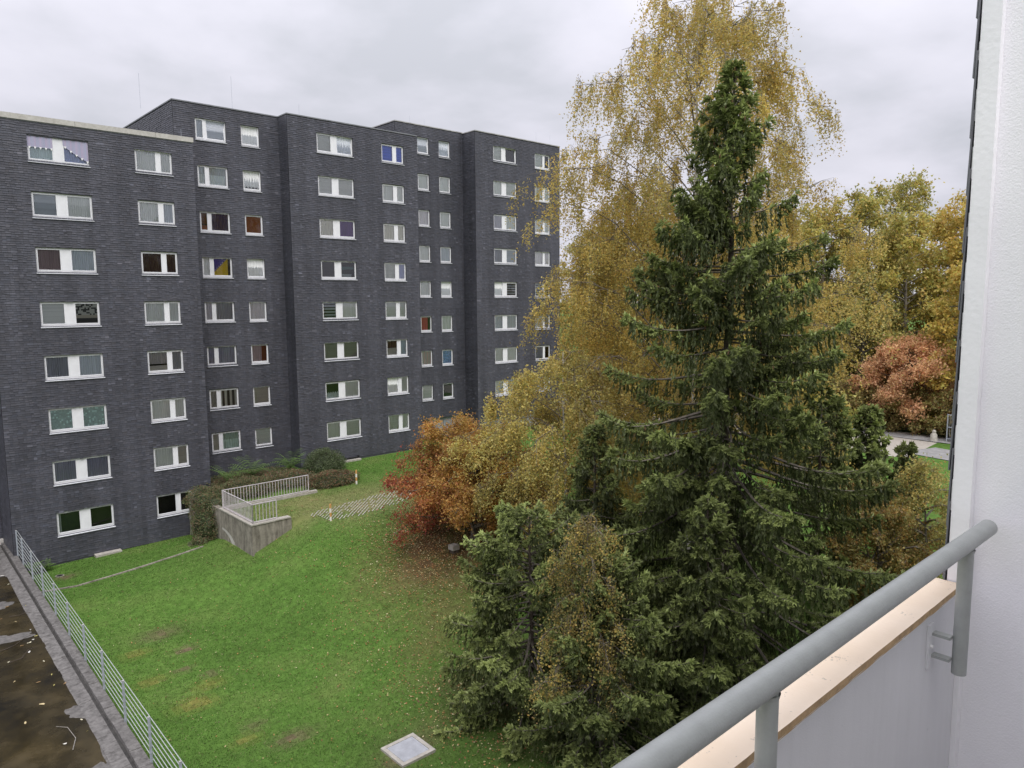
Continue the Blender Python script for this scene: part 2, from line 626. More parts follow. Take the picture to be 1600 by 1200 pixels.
SOIL = (0.14, 0.105, 0.065)
YEL = (0.20, 0.17, 0.05)
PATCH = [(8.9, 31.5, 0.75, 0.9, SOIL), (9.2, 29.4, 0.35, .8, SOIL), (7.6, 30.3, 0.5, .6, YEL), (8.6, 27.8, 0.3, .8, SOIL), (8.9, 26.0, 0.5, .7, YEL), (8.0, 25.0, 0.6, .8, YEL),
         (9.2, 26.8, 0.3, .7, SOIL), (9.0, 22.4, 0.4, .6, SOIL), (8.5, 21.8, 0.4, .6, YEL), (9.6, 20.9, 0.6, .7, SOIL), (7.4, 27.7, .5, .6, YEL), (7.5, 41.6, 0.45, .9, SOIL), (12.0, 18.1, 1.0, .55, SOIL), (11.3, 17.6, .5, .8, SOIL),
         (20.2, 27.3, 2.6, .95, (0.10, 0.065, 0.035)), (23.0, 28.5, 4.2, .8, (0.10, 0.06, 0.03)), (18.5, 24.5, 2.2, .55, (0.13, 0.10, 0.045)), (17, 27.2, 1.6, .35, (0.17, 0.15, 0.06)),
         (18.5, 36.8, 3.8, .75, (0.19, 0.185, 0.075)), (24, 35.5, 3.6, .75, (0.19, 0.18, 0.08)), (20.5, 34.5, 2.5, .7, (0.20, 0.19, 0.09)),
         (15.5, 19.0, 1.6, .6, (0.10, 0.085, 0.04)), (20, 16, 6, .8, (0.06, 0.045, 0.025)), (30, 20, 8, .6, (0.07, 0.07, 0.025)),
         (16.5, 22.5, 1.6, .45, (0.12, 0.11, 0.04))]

xs = grid_axis(4, 34, 0.3, -900, 1200)
ys = grid_axis(10, 47, 0.3, -900, 1200)
xs = np.sort(np.concatenate([xs, [14.40, 14.47, 14.55]]))
ys = np.sort(np.concatenate([ys, [34.93, 34.985]]))
GX, GY = np.meshgrid(xs, ys)
gz = ground(GX.ravel(), GY.ravel())
g = MB()
nx, ny = len(xs), len(ys)
ii, jj = np.meshgrid(np.arange(nx - 1), np.arange(ny - 1))
q0 = (jj * nx + ii).ravel()
gf = np.stack([q0, q0 + 1, q0 + nx + 1, q0 + nx], -1)
GV = np.stack([GX.ravel(), GY.ravel(), gz], -1)
fc = GV[gf].mean(1)
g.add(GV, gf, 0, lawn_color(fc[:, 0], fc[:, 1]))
tag(g.build('ground', M['ground'], smooth=True), kind='structure')

# road beyond the trees (a sheet 4 mm up), asphalt patch on it
r = MB()
for i in range(24):
    y0, y1 = -20 + i * 4, -16 + i * 4
    xa, xb = 54.0, 64.5
    r.quad((xa, y0, ground(xa, y0) + .02), (xb, y0, ground(xb, y0) + .02), (xb, y1, ground(xb, y1) + .02), (xa, y1, ground(xa, y1) + .02))
tag(r.build('road', M['road']), kind='structure')
r = MB()
r.quad((61.4, 8, 2.96), (63.3, 8, 2.96), (63.3, 26, 2.96), (61.6, 26, 2.96))
r.quad((54.8, 15.0, 2.96), (58.2, 14.2, 2.96), (59.2, 18.4, 2.96), (55.8, 19.6, 2.96))
tag(r.build('road_patch', M['asphalt']), kind='structure')


# ------------------------------------------------------------------ far building (one block in five staggered sections)
COURSE = 0.115


def slates(mb, org, ud, nd, width, z0, z1, holes=()):
    """courses of lapped slates on a vertical wall: org=(x,y), ud=unit along, nd=unit outward"""
    org, ud, nd = np.array(org, float), np.array(ud, float), np.array(nd, float)
    U0, U1, Z, ZT, C = [], [], [], [], []
    nrow = int(math.ceil((z1 - z0) / COURSE))
    for r_ in range(nrow):
        za = z0 + r_ * COURSE
        zb = min(za + COURSE, z1)
        zm = (za + zb) / 2
        iv = [(0.0, width)]
        for (h0, h1, hz0, hz1) in holes:
            if hz0 < zm < hz1:
                nv = []
                for a, b in iv:
                    if h1 <= a or h0 >= b:
                        nv.append((a, b))
                    else:
                        if h0 > a:
                            nv.append((a, h0))
                        if h1 < b:
                            nv.append((h1, b))
                iv = nv
        rowtone = RNG.uniform(0.93, 1.07)
        for a, b in iv:
            L = b - a
            n = max(1, int(L / 0.19))
            e = np.sort(a + L * (np.arange(1, n) / n) + RNG.uniform(-0.06, 0.06, n - 1)) if n > 1 else np.array([])
            e = np.concatenate([[a], np.clip(e, a, b), [b]])
            U0.append(e[:-1]); U1.append(e[1:])
            m = len(e) - 1
            Z.append(za + RNG.normal(0, 0.011, m))
            ZT.append(np.full(m, zb + 0.01))
            C.append(np.full(m, rowtone))
    U0, U1, Z, ZT, C = map(np.concatenate, (U0, U1, Z, ZT, C))
    n = len(U0)
    tone = np.clip(RNG.normal(1, 0.075, n), 0.6, 1.6) * C
    tone = np.where(RNG.random(n) < 0.016, tone * 1.6, tone)
    base = np.array([0.061, 0.062, 0.075])
    hue = RNG.normal(0, 0.015, (n, 1)) * np.array([[1.2, 0.2, -1.0]])
    col = base * tone[:, None] * (1 + hue)
    off_b = RNG.uniform(0.016, 0.034, n)
    off_t = 0.003

    def P(u, off, z):
        xy = org[None] + ud[None] * u[:, None] + nd[None] * (off[:, None] if hasattr(off, '__len__') else off)
        return np.concatenate([xy, z[:, None]], 1)
    g_ = 0.003
    a = P(U0 + g_, off_b, Z); b = P(U1 - g_, off_b * RNG.uniform(0.8, 1.1, n), Z + RNG.normal(0, .004, n)); c = P(U1 - g_, off_t, ZT); d = P(U0 + g_, off_t, ZT)
    a2 = P(U0 + g_, 0.001, Z); b2 = P(U1 - g_, 0.001, Z)
    V = np.stack([a, b, c, d, a2, b2], 1).reshape(-1, 3)
    k = np.arange(n)[:, None] * 6
    mb.add(V, k + np.array([[0, 1, 2, 3]]), 0, col)
    mb.add(np.zeros((0, 3)), np.zeros((0, 4), int)) if False else None
    mb.f.append(((k + np.array([[4, 5, 1, 0]])) + (mb.nv - len(V)), 0, col * 0.8))  # lower edge coloured darker, a painted shadow line under each slate


bld = empty('apartment_building', (25, 46, 0.3), 'long dark slate clad apartment block in staggered sections with white windows', 'building')
DZ = 14.0
WH = 1.25
# name: plane Y, x0, x1, ztop (abs), zbottom(abs)
SEC = {
    'A': dict(D=43.93, x0=5.72, x1=15.72, zt=23.02, zb=0.42),
    'B': dict(D=46.50, x0=15.60, x1=22.15, zt=25.86, zb=3.2),
    'C': dict(D=45.25, x0=22.15, x1=32.12, zt=25.86, zb=3.05),
    'D': dict(D=47.90, x0=32.08, x1=38.52, zt=27.42, zb=2.9),
    'E': dict(D=46.30, x0=38.52, x1=48.20, zt=27.36, zb=2.9),
}
# window columns: section, x left, width, z top of first row (rel. to eye), rows, mullions [(from,to)], panes per row (curtain kinds)
WIN = [
    ('A', 7.70, 2.72, 8.33, [(1.12, 1.56)],
     [('hung', 'hungdiag'), ('blindgrey', 'palegreen'), ('mauvedark', 'netgrey'), ('blindpale', 'pattern'), ('greydark', 'netgrey'), ('floral', 'floral'), ('mauvegrey', 'mauvegrey'), ('edgewhite', 'none')]),
    ('A', 12.64, 1.92, 8.32, [(1.10, 1.30)],
     [('sheer', 'sheer'), ('sheer', 'netgrey'), ('brown', 'brown'), ('palegreen', 'palegreen'), ('halfsheer', 'greydark'), ('palegreen', 'palegreen'), ('palegreen', 'beige'), ('none', 'none')]),
    ('B', 16.86, 1.85, 11.05, [(0.50, 0.68)],
     [('netgrey', 'blindgrey'), ('lace', 'lace'), ('orangehalf', 'darkpurple'), ('pale', 'flag'), ('mauvepale', 'greydark'), ('mauvegrey', 'mauvegrey'), ('creamdark', 'stripeswhite'), ('beige', 'lacegreen')]),
    ('B', 19.66, 1.17, 11.03, [],
     [('pale',), ('lacepale',), ('orange',), ('pale',), ('pinkpale',), ('pinkorange',), ('beige',), ('blindpale',)]),
    ('C', 24.18, 2.68, 11.02, [(1.08, 1.50)],
     [('blindpale', 'netgrey'), ('blindpink', 'blindpale'), ('creamsheer', 'purple'), ('browndark', 'teal'), ('venetian', 'pale'), ('beigedark', 'beigedark'), ('darkhalf', 'pale'), ('palegreen', 'blindgreen')]),
    ('C', 29.14, 1.84, 10.98, [(0.98, 1.22)],
     [('blue', 'blue'), ('pale', 'pale'), ('creamsheer', 'creamsheer'), ('blindpale', 'bluestripe'), ('blindgreen', 'blindgreen'), ('brownhalf', 'tealpale'), ('palegreen', 'pale'), ('blindgreen', 'palegreen')]),
    ('D', 34.08, 1.08, 12.56, [],
     [('blindgrey',), ('pale',), ('pinkpale',), ('palegreen',), ('sheer',), ('red',), ('pinkstripe',), ('blindgreen',)]),
    ('D', 36.14, 1.10, 12.54, [],
     [('netgrey',), ('pale',), ('palegreen',), ('netgrey',), ('pale',), ('sheer',), ('bluepattern',), ('darkgreen',)]),
    ('E', 40.44, 2.56, 12.52, [(0.98, 1.40)],
     [('blindpale', 'none'), ('palegreen', 'blindpale'), ('mauvepale', 'sheer'), ('greydark', 'blindgrey'), ('pale', 'venetian'), ('netgrey', 'netgrey'), ('pale', 'pale'), ('pale', 'blindpale')]),
    ('E', 45.15, 1.84, 12.48, [(1.04, 1.20)],
     [('blindpale', 'none'), ('pale', 'pale'), ('pale', 'pale'), ('pinkpale', 'pinkpale'), ('venetian', 'venetian'), ('sheer', 'greydark'), ('greydark', 'none'), ('pale', 'pale')]),
]
STOREY = 2.75
holes = {k: [] for k in SEC}
for (s, x, w, zt, mull, rows) in WIN:
    for i in range(len(rows)):
        z1 = DZ + zt - STOREY * i
        holes[s].append((x - SEC[s]['x0'], x - SEC[s]['x0'] + w, z1 - WH, z1))
holes['D'].append((34.05 - 32.08, 38.52 - 32.08, 2.9, 4.5))   # recess with grey doors
holes['E'].append((0.6, 7.0, 2.9, 4.3))

NAMES = {'A': 'lowest section at the left', 'B': 'recessed section second from left', 'C': 'protruding middle section', 'D': 'recessed narrow section', 'E': 'rightmost section'}
for k, s in SEC.items():
    D, x0, x1, zt, zb = s['D'], s['x0'], s['x1'], s['zt'], s['zb']
    w = MB()
    hs = holes[k]
    us = sorted(set([0, x1 - x0] + [h[0] for h in hs] + [h[1] for h in hs]))
    zs_ = sorted(set([zb - 3.2, zt] + [h[2] for h in hs] + [h[3] for h in hs]))
    for i in range(len(us) - 1):
        for j in range(len(zs_) - 1):
            um, zm = (us[i] + us[i + 1]) / 2, (zs_[j] + zs_[j + 1]) / 2
            if any(h[0] < um < h[1] and h[2] < zm < h[3] for h in hs):
                continue
            w.quad((x0 + us[i], D, zs_[j]), (x0 + us[i + 1], D, zs_[j]), (x0 + us[i + 1], D, zs_[j + 1]), (x0 + us[i], D, zs_[j + 1]))
    # left flank, right flank, roof
    back = 58.0
    w.quad((x0, back, zb - 3.2), (x0, D, zb - 3.2), (x0, D, zt), (x0, back, zt))
    w.quad((x1, D, zb - 3.2), (x1, back, zb - 3.2), (x1, back, zt), (x1, D, zt))
    w.quad((x0, back, zb - 3.2), (x0, back, zt), (x1, back, zt), (x1, back, zb - 3.2))
    w.quad((x0, D, zt - .05), (x1, D, zt - .05), (x1, back, zt - .05), (x0, back, zt - .05))
    for (h0, h1, hz0, hz1) in hs:
        dd = 0.75 if hz1 - hz0 < 1.3 else 0.35
        a0, a1, m_ = x0 + h0, x0 + h1, 0
        for (ya, yb, mi) in ((D, D + 0.13, 0), (D + 0.13, D + dd, 1)):
            w.quad((a0, ya, hz0), (a0, yb, hz0), (a0, yb, hz1), (a0, ya, hz1), mi)
            w.quad((a1, ya, hz0), (a1, yb, hz0), (a1, yb, hz1), (a1, ya, hz1), mi)
            w.quad((a0, ya, hz0), (a1, ya, hz0), (a1, yb, hz0), (a0, yb, hz0), mi)
            w.quad((a0, ya, hz1), (a1, ya, hz1), (a1, yb, hz1), (a0, yb, hz1), mi)
        w.quad((a0, D + dd, hz0), (a1, D + dd, hz0), (a1, D + dd, hz1), (a0, D + dd, hz1), 1)
    child(w, 'wall', [M['plaster_dark'], M['room']], bld, label=NAMES[k])
    sl = MB()
    slates(sl, (x0, D), (1, 0), (0, -1), x1 - x0, zb, zt - 0.06, hs)
    if k == 'A':
        slates(sl, (x0, 47.2), (0, -1), (-1, 0), 47.2 - D, 1.2, zt - .06)
    if k in 'BD':
        slates(sl, (x0, back), (0, -1), (-1, 0), back - D, zt - 3.4, zt - .06)
    if k in 'CE':
        pd = SEC['B' if k == 'C' else 'D']['D']
        slates(sl, (x0, pd), (0, -1), (-1, 0), pd - D, zb, zt - .06)
    child(sl, 'slate_cladding', M['slate'], bld, kind='stuff')
    # plinth of pale concrete at the foot
    p = MB().box(x0 + .02, x1 - .02, D + .004, D + .3, zb - 3.1, zb - 0.003)
    child(p, 'plinth', M['concrete'], bld)
    # parapet edge
    if k == 'A':
        xx = x0 - .06
        for L in (4.2, 3.9, 2.02):
            c = MB().box(xx, xx + L - .012, D - .07, D + .35, zt + .0, zt + .26)
            child(c, 'coping_piece', M['fascia'], bld)
            xx += L
        c = MB().box(x0 - .03, x1 + .02, D - .03, D + .3, zt - .05, zt - .003)
        child(c, 'roof_edge', M['coping_metal'], bld)
    else:
        c = MB().box(x0 - .04, x1 + .03, D - .05, D + .3, zt, zt + .07)
        c.box(x0 - .04, x0 + .3, D + .303, back, zt, zt + .07)
        child(c, 'roof_edge', M['coping_light'] if k in 'DE' else M['coping_metal'], bld)

# set back section further left, mostly out of frame
w = MB().box(-6, 5.70, 47.2, 58, 0, 23.0)
child(w, 'wall', M['plaster_dark'], bld, label='set back section at the far left edge')
sl = MB()
slates(sl, (-2, 47.2), (1, 0), (0, -1), 7.7, 1.3, 22.9)
child(sl, 'slate_cladding', M['slate'], bld, kind='stuff')

# grey doors in the recess at the right
for i, (xa, xb, yy, zz) in enumerate([(34.10, 36.28, 48.12, 4.46), (36.32, 38.48, 48.12, 4.46), (39.2, 41.2, 46.6, 4.26), (41.24, 43.3, 46.6, 4.26), (43.34, 45.4, 46.6, 4.26)]):
    child(MB().box(xa, xb, yy, yy + .05, 2.92, zz), 'door_panel', M['door_grey'], bld)
child(MB().box(34.35, 34.5, 47.75, 48.05, 4.1, 4.42), 'wall_bracket', M['black'], bld)  # black box for a dark bracket by the doors, gives no light
for xx, yy, zz in [(14.9, 50, 25.9), (19.4, 47.0, 25.9), (23.4, 46, 25.9), (34.2, 49, 27.4), (35.6, 49, 27.4), (15.2, 44.1, 23.28), (45.6, 46.6, 27.4), (47.3, 46.6, 27.4)]:
    h_ = 2.1 if xx in (14.9, 19.4) else (0.45 if xx == 15.2 else 0.9)
    child(MB().tube([(xx, yy, zz), (xx, yy, zz + h_)], 0.008, 4), 'lightning_rod', M['galv'], bld)

# ---- windows
CUR = {
    'pale': (0.70, 0.74, 0.80), 'palegreen': (0.66, 0.74, 0.70), 'sheer': (0.66, 0.67, 0.69), 'netgrey': (0.48, 0.50, 0.54), 'blindgrey': (0.42, 0.44, 0.48),
    'blindpale': (0.62, 0.64, 0.68), 'blindpink': (0.66, 0.62, 0.66), 'blindgreen': (0.60, 0.68, 0.63), 'mauvedark': (0.26, 0.20, 0.21), 'greydark': (0.27, 0.27, 0.31),
    'floral': (0.38, 0.46, 0.45), 'mauvegrey': (0.28, 0.27, 0.35), 'brown': (0.085, 0.05, 0.045), 'halfsheer': (0.40, 0.37, 0.38), 'beige': (0.42, 0.38, 0.36),
    'lace': (0.50, 0.53, 0.56), 'lacegreen': (0.42, 0.50, 0.47), 'lacepale': (0.62, 0.66, 0.70), 'darkpurple': (0.05, 0.035, 0.09), 'orangehalf': (0.22, 0.08, 0.05), 'orange': (0.26, 0.085, 0.04),
    'mauvepale': (0.46, 0.44, 0.50), 'creamdark': (0.34, 0.32, 0.31), 'stripeswhite': (0.55, 0.53, 0.50), 'pinkpale': (0.62, 0.55, 0.60), 'pinkorange': (0.55, 0.40, 0.40),
    'creamsheer': (0.58, 0.56, 0.52), 'purple': (0.11, 0.045, 0.20), 'browndark': (0.07, 0.06, 0.065), 'teal': (0.03, 0.06, 0.07), 'venetian': (0.35, 0.38, 0.42), 'beigedark': (0.24, 0.23, 0.22),
    'darkhalf': (0.30, 0.32, 0.35), 'blue': (0.09, 0.16, 0.55), 'bluestripe': (0.36, 0.38, 0.70), 'brownhalf': (0.08, 0.05, 0.05), 'tealpale': (0.40, 0.46, 0.52), 'red': (0.42, 0.06, 0.09),
    'pinkstripe': (0.5, 0.36, 0.38), 'bluepattern': (0.22, 0.34, 0.55), 'darkgreen': (0.035, 0.05, 0.04), 'pattern': (0.5, 0.5, 0.48), 'edgewhite': (0.5, 0.5, 0.52), 'hung': (0.50, 0.56, 0.62), 'hungdiag': (0.34, 0.38, 0.55),
}
WLAB = {'flag': 'window with a blue and yellow flag hung in it', 'hung': 'window with mauve cloths and white bunting hung outside', 'blue': 'window with plain blue blinds', 'purple': 'window with a purple cloth on the right',
        'red': 'window with a red curtain', 'orange': 'window with an orange brown blind', 'bluepattern': 'window with a blue patterned cloth', 'darkpurple': 'window with a dark purple curtain', 'brown': 'window with dark brown curtains',
        'pinkstripe': 'window with pink striped curtain', 'floral': 'window with teal floral net curtains', 'pattern': 'window with a black and white patterned cloth at right'}
M['cloth'] = attr_mat('curtain_cloth', 0.85, 0.0, spec=0.1)
_cur_cache = {}


def curtain_mesh(kind, w, h):
    key = (kind, round(w, 3))
    if key in _cur_cache:
        return _cur_cache[key]
    mb = MB()
    c = np.minimum(np.array(CUR.get(kind, (0.5, 0.5, 0.5))) * 1.55, .9)
    y = 0.0

    def folds(x0, x1, z0, z1, c, amp=0.018, n=None, stripe=None, fade=False):
        n = n or max(8, int((x1 - x0) / 0.03))
        xs_ = np.linspace(x0, x1, n + 1)
        ph = RNG.uniform(0, 6)
        yy = amp * np.sin(xs_ * 48 + ph + 2 * np.sin(xs_ * 9 + ph))
        for i in range(n):
            k = 1 + 0.10 * math.sin(i * 1.9 + ph) + RNG.uniform(-.05, .05)
            cc = c * k
            if stripe is not None and (i // 2) % 2:
                cc = np.array(stripe)
            mb.quad((xs_[i], yy[i], z0), (xs_[i + 1], yy[i + 1], z0), (xs_[i + 1], yy[i + 1], z1), (xs_[i], yy[i], z1), 0, np.clip(cc, 0, 1))

    def slats(x0, x1, z0, z1, c, step=0.06, gap=None):
        z = z0
        while z < z1 - .005:
            zz = min(z + step, z1)
            cc = c * RNG.uniform(.93, 1.05)
            mb.quad((x0, -0.012, z), (x1, -0.012, z), (x1, 0.006, zz - .006), (x0, 0.006, zz - .006), 0, cc)
            if not gap:
                mb.quad((x0, 0.006, zz - .006), (x1, 0.006, zz - .006), (x1, -.012, zz), (x0, -.012, zz), 0, cc * .55)
            else:
                zz += gap
            z = zz

    if kind == 'none':
        mb = None
    elif kind.startswith('blind') or kind in ('beigedark', 'browndark', 'blue', 'darkgreen', 'orange', 'beige'):
        slats(0, w, -h, 0, c, 0.055 if kind != 'blue' else 0.2)
    elif kind == 'venetian':
        slats(0, w, -h, 0, c, 0.11, gap=0.09)
    elif kind == 'bluestripe':
        folds(0, w, -h, 0, c, .01, 14, stripe=(0.62, 0.63, 0.8))
    elif kind in ('pinkstripe', 'stripeswhite'):
        folds(0, w, -h, 0, c, .02, 14, stripe=(0.66, 0.62, 0.63) if kind == 'pinkstripe' else (0.09, 0.08, 0.08))
    elif kind in ('lace', 'lacegreen'):
        folds(0, w, -h * .95, -h * .42, c * 1.15)
        folds(0, w, -h * .42, 0, c * .8)
        mb.quad((0, .01, -h), (w, .01, -h), (w, .01, -h * .95), (0, .01, -h * .95), 0, c * .35)
    elif kind == 'lacepale':
        folds(0, w, -h * .82, 0, c)
        for i in range(5):
            a = w * i / 5
            mb.add([(a, 0, -h * .82), (a + w / 5, 0, -h * .82), (a + w / 10, 0, -h * .92)], [(0, 1, 2)], 0, c)
    elif kind in ('halfsheer', 'orangehalf'):
        folds(0, w, -h * .62, 0, c * (.9 if kind == 'halfsheer' else .45))
        mb.quad((0, -.02, -h), (w, -.02, -h), (w, -.02, -h * .7), (0, -.02, -h * .7), 0, (.62, .58, .56) if kind == 'halfsheer' else c)
    elif kind == 'brownhalf':
        folds(0, w, -h * .5, 0, c)
        mb.quad((0, 0, -h), (w, 0, -h), (w, 0, -h * .5), (0, 0, -h * .5), 0, (.6, .58, .56))
    elif kind == 'darkhalf':
        folds(0, w, -h, -h * .65, c * 1.6)
        for i in range(6):
            a = w * i / 6
            mb.add([(a, 0, -h * .65), (a + w / 6, 0, -h * .65), (a + w / 12, 0, -h * .55)], [(0, 1, 2)], 0, c * 1.6)
    elif kind == 'edgewhite':
        folds(0, w * .16, -h, 0, np.array((.6, .62, .66)))
        mb.quad((w * .16, .3, -h), (w, .3, -h), (w, .3, 0), (w * .16, .3, 0), 0, (.05, .065, .06))
    elif kind == 'purple':
        folds(w * .05, w, -h, 0, c, .02)
        mb.quad((w * .0, .02, -h), (w * .1, .02, -h), (w * .06, .02, 0), (0, .02, 0), 0, (.5, .4, .5))
    elif kind == 'red':
        folds(0, w * .72, -h, 0, c)
    elif kind == 'pinkorange':
        folds(0, w * .66, -h, 0, np.array((.6, .48, .52)))
        mb.quad((w * .66, .02, -h), (w, .02, -h), (w, .02, 0), (w * .66, .02, 0), 0, (.25, .08, .05))
    elif kind == 'teal':
        mb.quad((w * .05, .25, -h * .95), (w * .9, .25, -h * .95), (w * .9, .25, -h * .75), (w * .05, .25, -h * .75), 0, (.4, .45, .48))
        mb.quad((0, .1, -h * .5), (w, .1, -h * .45), (w, .1, -h * .3), (0, .1, -h * .3), 0, (.10, .2, .21))
    elif kind in ('pattern', 'floral', 'bluepattern'):
        nx_, nz_ = 14, 14
        for i in range(nx_):
            for j in range(nz_):
                if kind == 'pattern':
                    cc = (.08, .08, .08) if (RNG.random() < .35 or j < 4) else (.6, .6, .57)
                    if 4 <= j < 6:
                        cc = (.55, .5, .42)
                elif kind == 'floral':
                    cc = c * (1.5 if RNG.random() < .14 else RNG.uniform(.85, 1.1))
                else:
                    cc = c * RNG.uniform(.6, 1.3) + np.array((.12, .0, 0)) * (RNG.random() < .25)
                mb.quad((w * i / nx_, 0, -h + h * j / nz_), (w * (i + 1) / nx_, 0, -h + h * j / nz_), (w * (i + 1) / nx_, 0, -h + h * (j + 1) / nz_), (w * i / nx_, 0, -h + h * (j + 1) / nz_), 0, cc)
    elif kind == 'flag':
        mb.quad((0, 0.02, -h), (w, 0.02, -h), (w, 0.02, 0), (0, 0.02, 0), 0, (0.02, 0.022, 0.03))
        x1_ = w * .84
        bl, ye, wh = (0.07, 0.05, 0.36), (0.75, 0.55, 0.03), (.8, .8, .85)
        mb.add([(0, 0, -h * .85), (0, 0, 0), (x1_, 0, 0)], [(0, 1, 2)], 0, bl)
        mb.add([(0, 0, -h * .85), (x1_, 0, 0), (x1_, 0, -h), (0.06 * w, 0, -h)], [(0, 1, 2, 3)], 0, ye)
        mb.add([(x1_, 0, -h * .3), (x1_, 0, -h), (w, 0, -h), (w, 0, -h * .1)], [(0, 1, 2, 3)], 0, bl) if False else None
        for i in range(8):   # stars just above the diagonal
            t_ = (i + .5) / 8
            sx, sz = x1_ * t_ - .035, -h * .85 * (1 - t_) + .035
            pts = [(sx, -0.003, sz)]
            for q in range(10):
                rr = .042 if q % 2 == 0 else .017
                aa = math.pi / 2 + q * math.pi / 5
                pts.append((sx + rr * math.cos(aa), -0.003, sz + rr * math.sin(aa)))
            mb.add(pts, [(0, 1 + q, 1 + (q + 1) % 10) for q in range(10)], 0, wh)
    elif kind in ('pale', 'palegreen', 'tealpale'):
        folds(0, w, -h, 0, c, .006)
    else:
        folds(0, w, -h, 0, c)
    me = mb.build('curtain', M['cloth'], link_it=False) if mb else None
    if len(_cur_cache) and False:
        pass
    if kind in ('flag', 'pattern', 'purple'):
        _cur_cache[key] = me
    else:
        # a couple of variants keep repeats from looking cloned
        if RNG.random() < 0.5:
            _cur_cache[key] = me
    return me


_fr = {}


def frame_meshes(w, mull):
    key = (round(w, 3), tuple(mull))
    if key in _fr:
        return _fr[key]
    f = MB()
    t = 0.055
    f.box(0, w, 0, .07, -t, 0)
    f.box(0, w, 0, .07, -WH, -WH + t + .03)
    f.box(0, t, 0, .07, -WH + t + .03, -t)
    f.box(w - t, w, 0, .07, -WH + t + .03, -t)
    for (a, b) in mull:
        f.box(a, b, -.004, .07, -WH + t + .03, -t)
    fm = f.build('window', M['pvc'], link_it=False)
    edges = [t] + [e for m_ in mull for e in m_] + [w - t]
    panes = []
    for i in range(0, len(edges), 2):
        a, b = edges[i], edges[i + 1]
        s = MB()
        q, k = 0.042, .012
        z0, z1 = -WH + t + .03, -t
        s.box(a, b, -k, .05, z1 - q, z1)
        s.box(a, b, -k, .05, z0, z0 + q + .015)
        s.box(a, a + q, -k, .05, z0 + q + .015, z1 - q)
        s.box(b - q, b, -k, .05, z0 + q + .015, z1 - q)
        s.v = [v - np.array([a, 0, z0]) for v in s.v]
        sme = s.build('sash', M['pvc'], link_it=False)
        gme = MB().quad((q, .02, q + .015), (b - a - q, .02, q + .015), (b - a - q, .02, z1 - z0 - q), (q, .02, z1 - z0 - q)).build('pane', M['glass'], link_it=False)
        panes.append((a, b, z0, z1, sme, gme))
    sl = MB()
    sl.add([(-.03, -.15, -WH - .035), (w + .03, -.15, -WH - .035), (w + .03, 0, -WH - .005), (-.03, 0, -WH - .005),
            (-.03, -.15, -WH - .065), (w + .03, -.15, -WH - .065), (w + .03, 0, -WH - .05), (-.03, 0, -WH - .05)],
           [(0, 1, 2, 3), (7, 6, 5, 4), (0, 4, 5, 1), (1, 5, 6, 2), (3, 7, 4, 0)])
    sm_ = sl.build('sill', M['sillm'], link_it=False)
    _fr[key] = (fm, panes, sm_)
    return _fr[key]


TILT = {(2, 0, 1), (3, 0, 0), (3, 3, 0), (7, 0, 0), (7, 4, 0), (8, 0, 1), (8, 4, 0), (6, 0, 0), (4, 0, 1), (3, 1, 0), (5, 6, 0)}
bw = Vector(bld.location)
for ci, (s, x, w, zt, mull, rows) in enumerate(WIN):
    fm, panes, sme = frame_meshes(w, mull)
    D = SEC[s]['D']
    for ri, kinds in enumerate(rows):
        ztop = DZ + zt - STOREY * ri
        o = link_obj('window', fm, bld, Vector((x, D + .075, ztop)) - bw)
        lab = [WLAB[k] for k in kinds if k in WLAB]
        if lab:
            o['label'] = lab[0]
        link_obj('sill', sme, o)
        for pi, ((a, b, z0, z1, sash, gme), kind) in enumerate(zip(panes, kinds)):
            for mm, nm in ((sash, 'sash'), (gme, 'pane')):
                so = link_obj(nm, mm, o, (a, 0, z0))
                if (ci, ri, pi) in TILT:
                    so.rotation_euler.x = math.radians(-6)
            cm = curtain_mesh(kind, b - a, z1 - z0)
            if cm:
                nm = 'flag' if kind == 'flag' else ('blind' if kind.startswith('blind') or kind == 'venetian' else 'curtain')
                link_obj(nm, cm, o, (a, .085, z1))
        if kinds[0] == 'hung':
            for (a, b, zl, zr) in ((0.0, 1.10, -.55, -.55), (1.56, 2.70, -.28, -1.05)):
                c = MB()
                n = 14
                for i in range(n):
                    u0, u1 = i / n, (i + 1) / n
                    X0, X1 = a + (b - a) * u0, a + (b - a) * u1
                    zA, zB = zl + (zr - zl) * u0 ** .8, zl + (zr - zl) * u1 ** .8
                    ya, yb = -.03 + .008 * math.sin(i * 1.3), -.03 + .008 * math.sin((i + 1) * 1.3)
                    c.quad((X0, ya, zA), (X1, yb, zB), (X1, yb, -.01), (X0, ya, -.01), 0, (.40 + .03 * math.sin(i * 2), .38, .50))
                    if i % 3 == 1:
                        c.add([(X0 - .03, ya - .01, zA + .02), (X1 + .01, ya - .01, zA + .02), (X0 + .02, ya - .01, zA - .1)], [(0, 1, 2)], 0, (.85, .85, .85))
                c.build('outer_cloth', M['cloth'], o)

# ------------------------------------------------------------------ terrace wall, railing, edging
tw = empty('retaining_wall', (14.35, 34.87, 0.5), 'stained concrete retaining wall at the end of the grass terrace', 'wall')
child(MB().box(14.35, 14.65, 35.17, 43.8, -0.2, 2.98), 'side_wall', M['concrete'], tw)
child(MB().box(14.35, 16.45, 34.87, 35.167, -0.2, 2.98), 'front_wall', M['concrete'], tw)
child(MB().box(14.31, 16.4, 34.83, 35.2, 2.983, 3.05), 'coping', M['concrete_light'], tw)
child(MB().box(14.31, 14.69, 35.203, 39.0, 2.983, 3.05), 'coping', M['concrete_light'], tw)
child(MB().box(14.7, 19.95, 38.75, 38.98, 2.6, 3.06), 'rear_kerb', M['concrete_light'], tw)
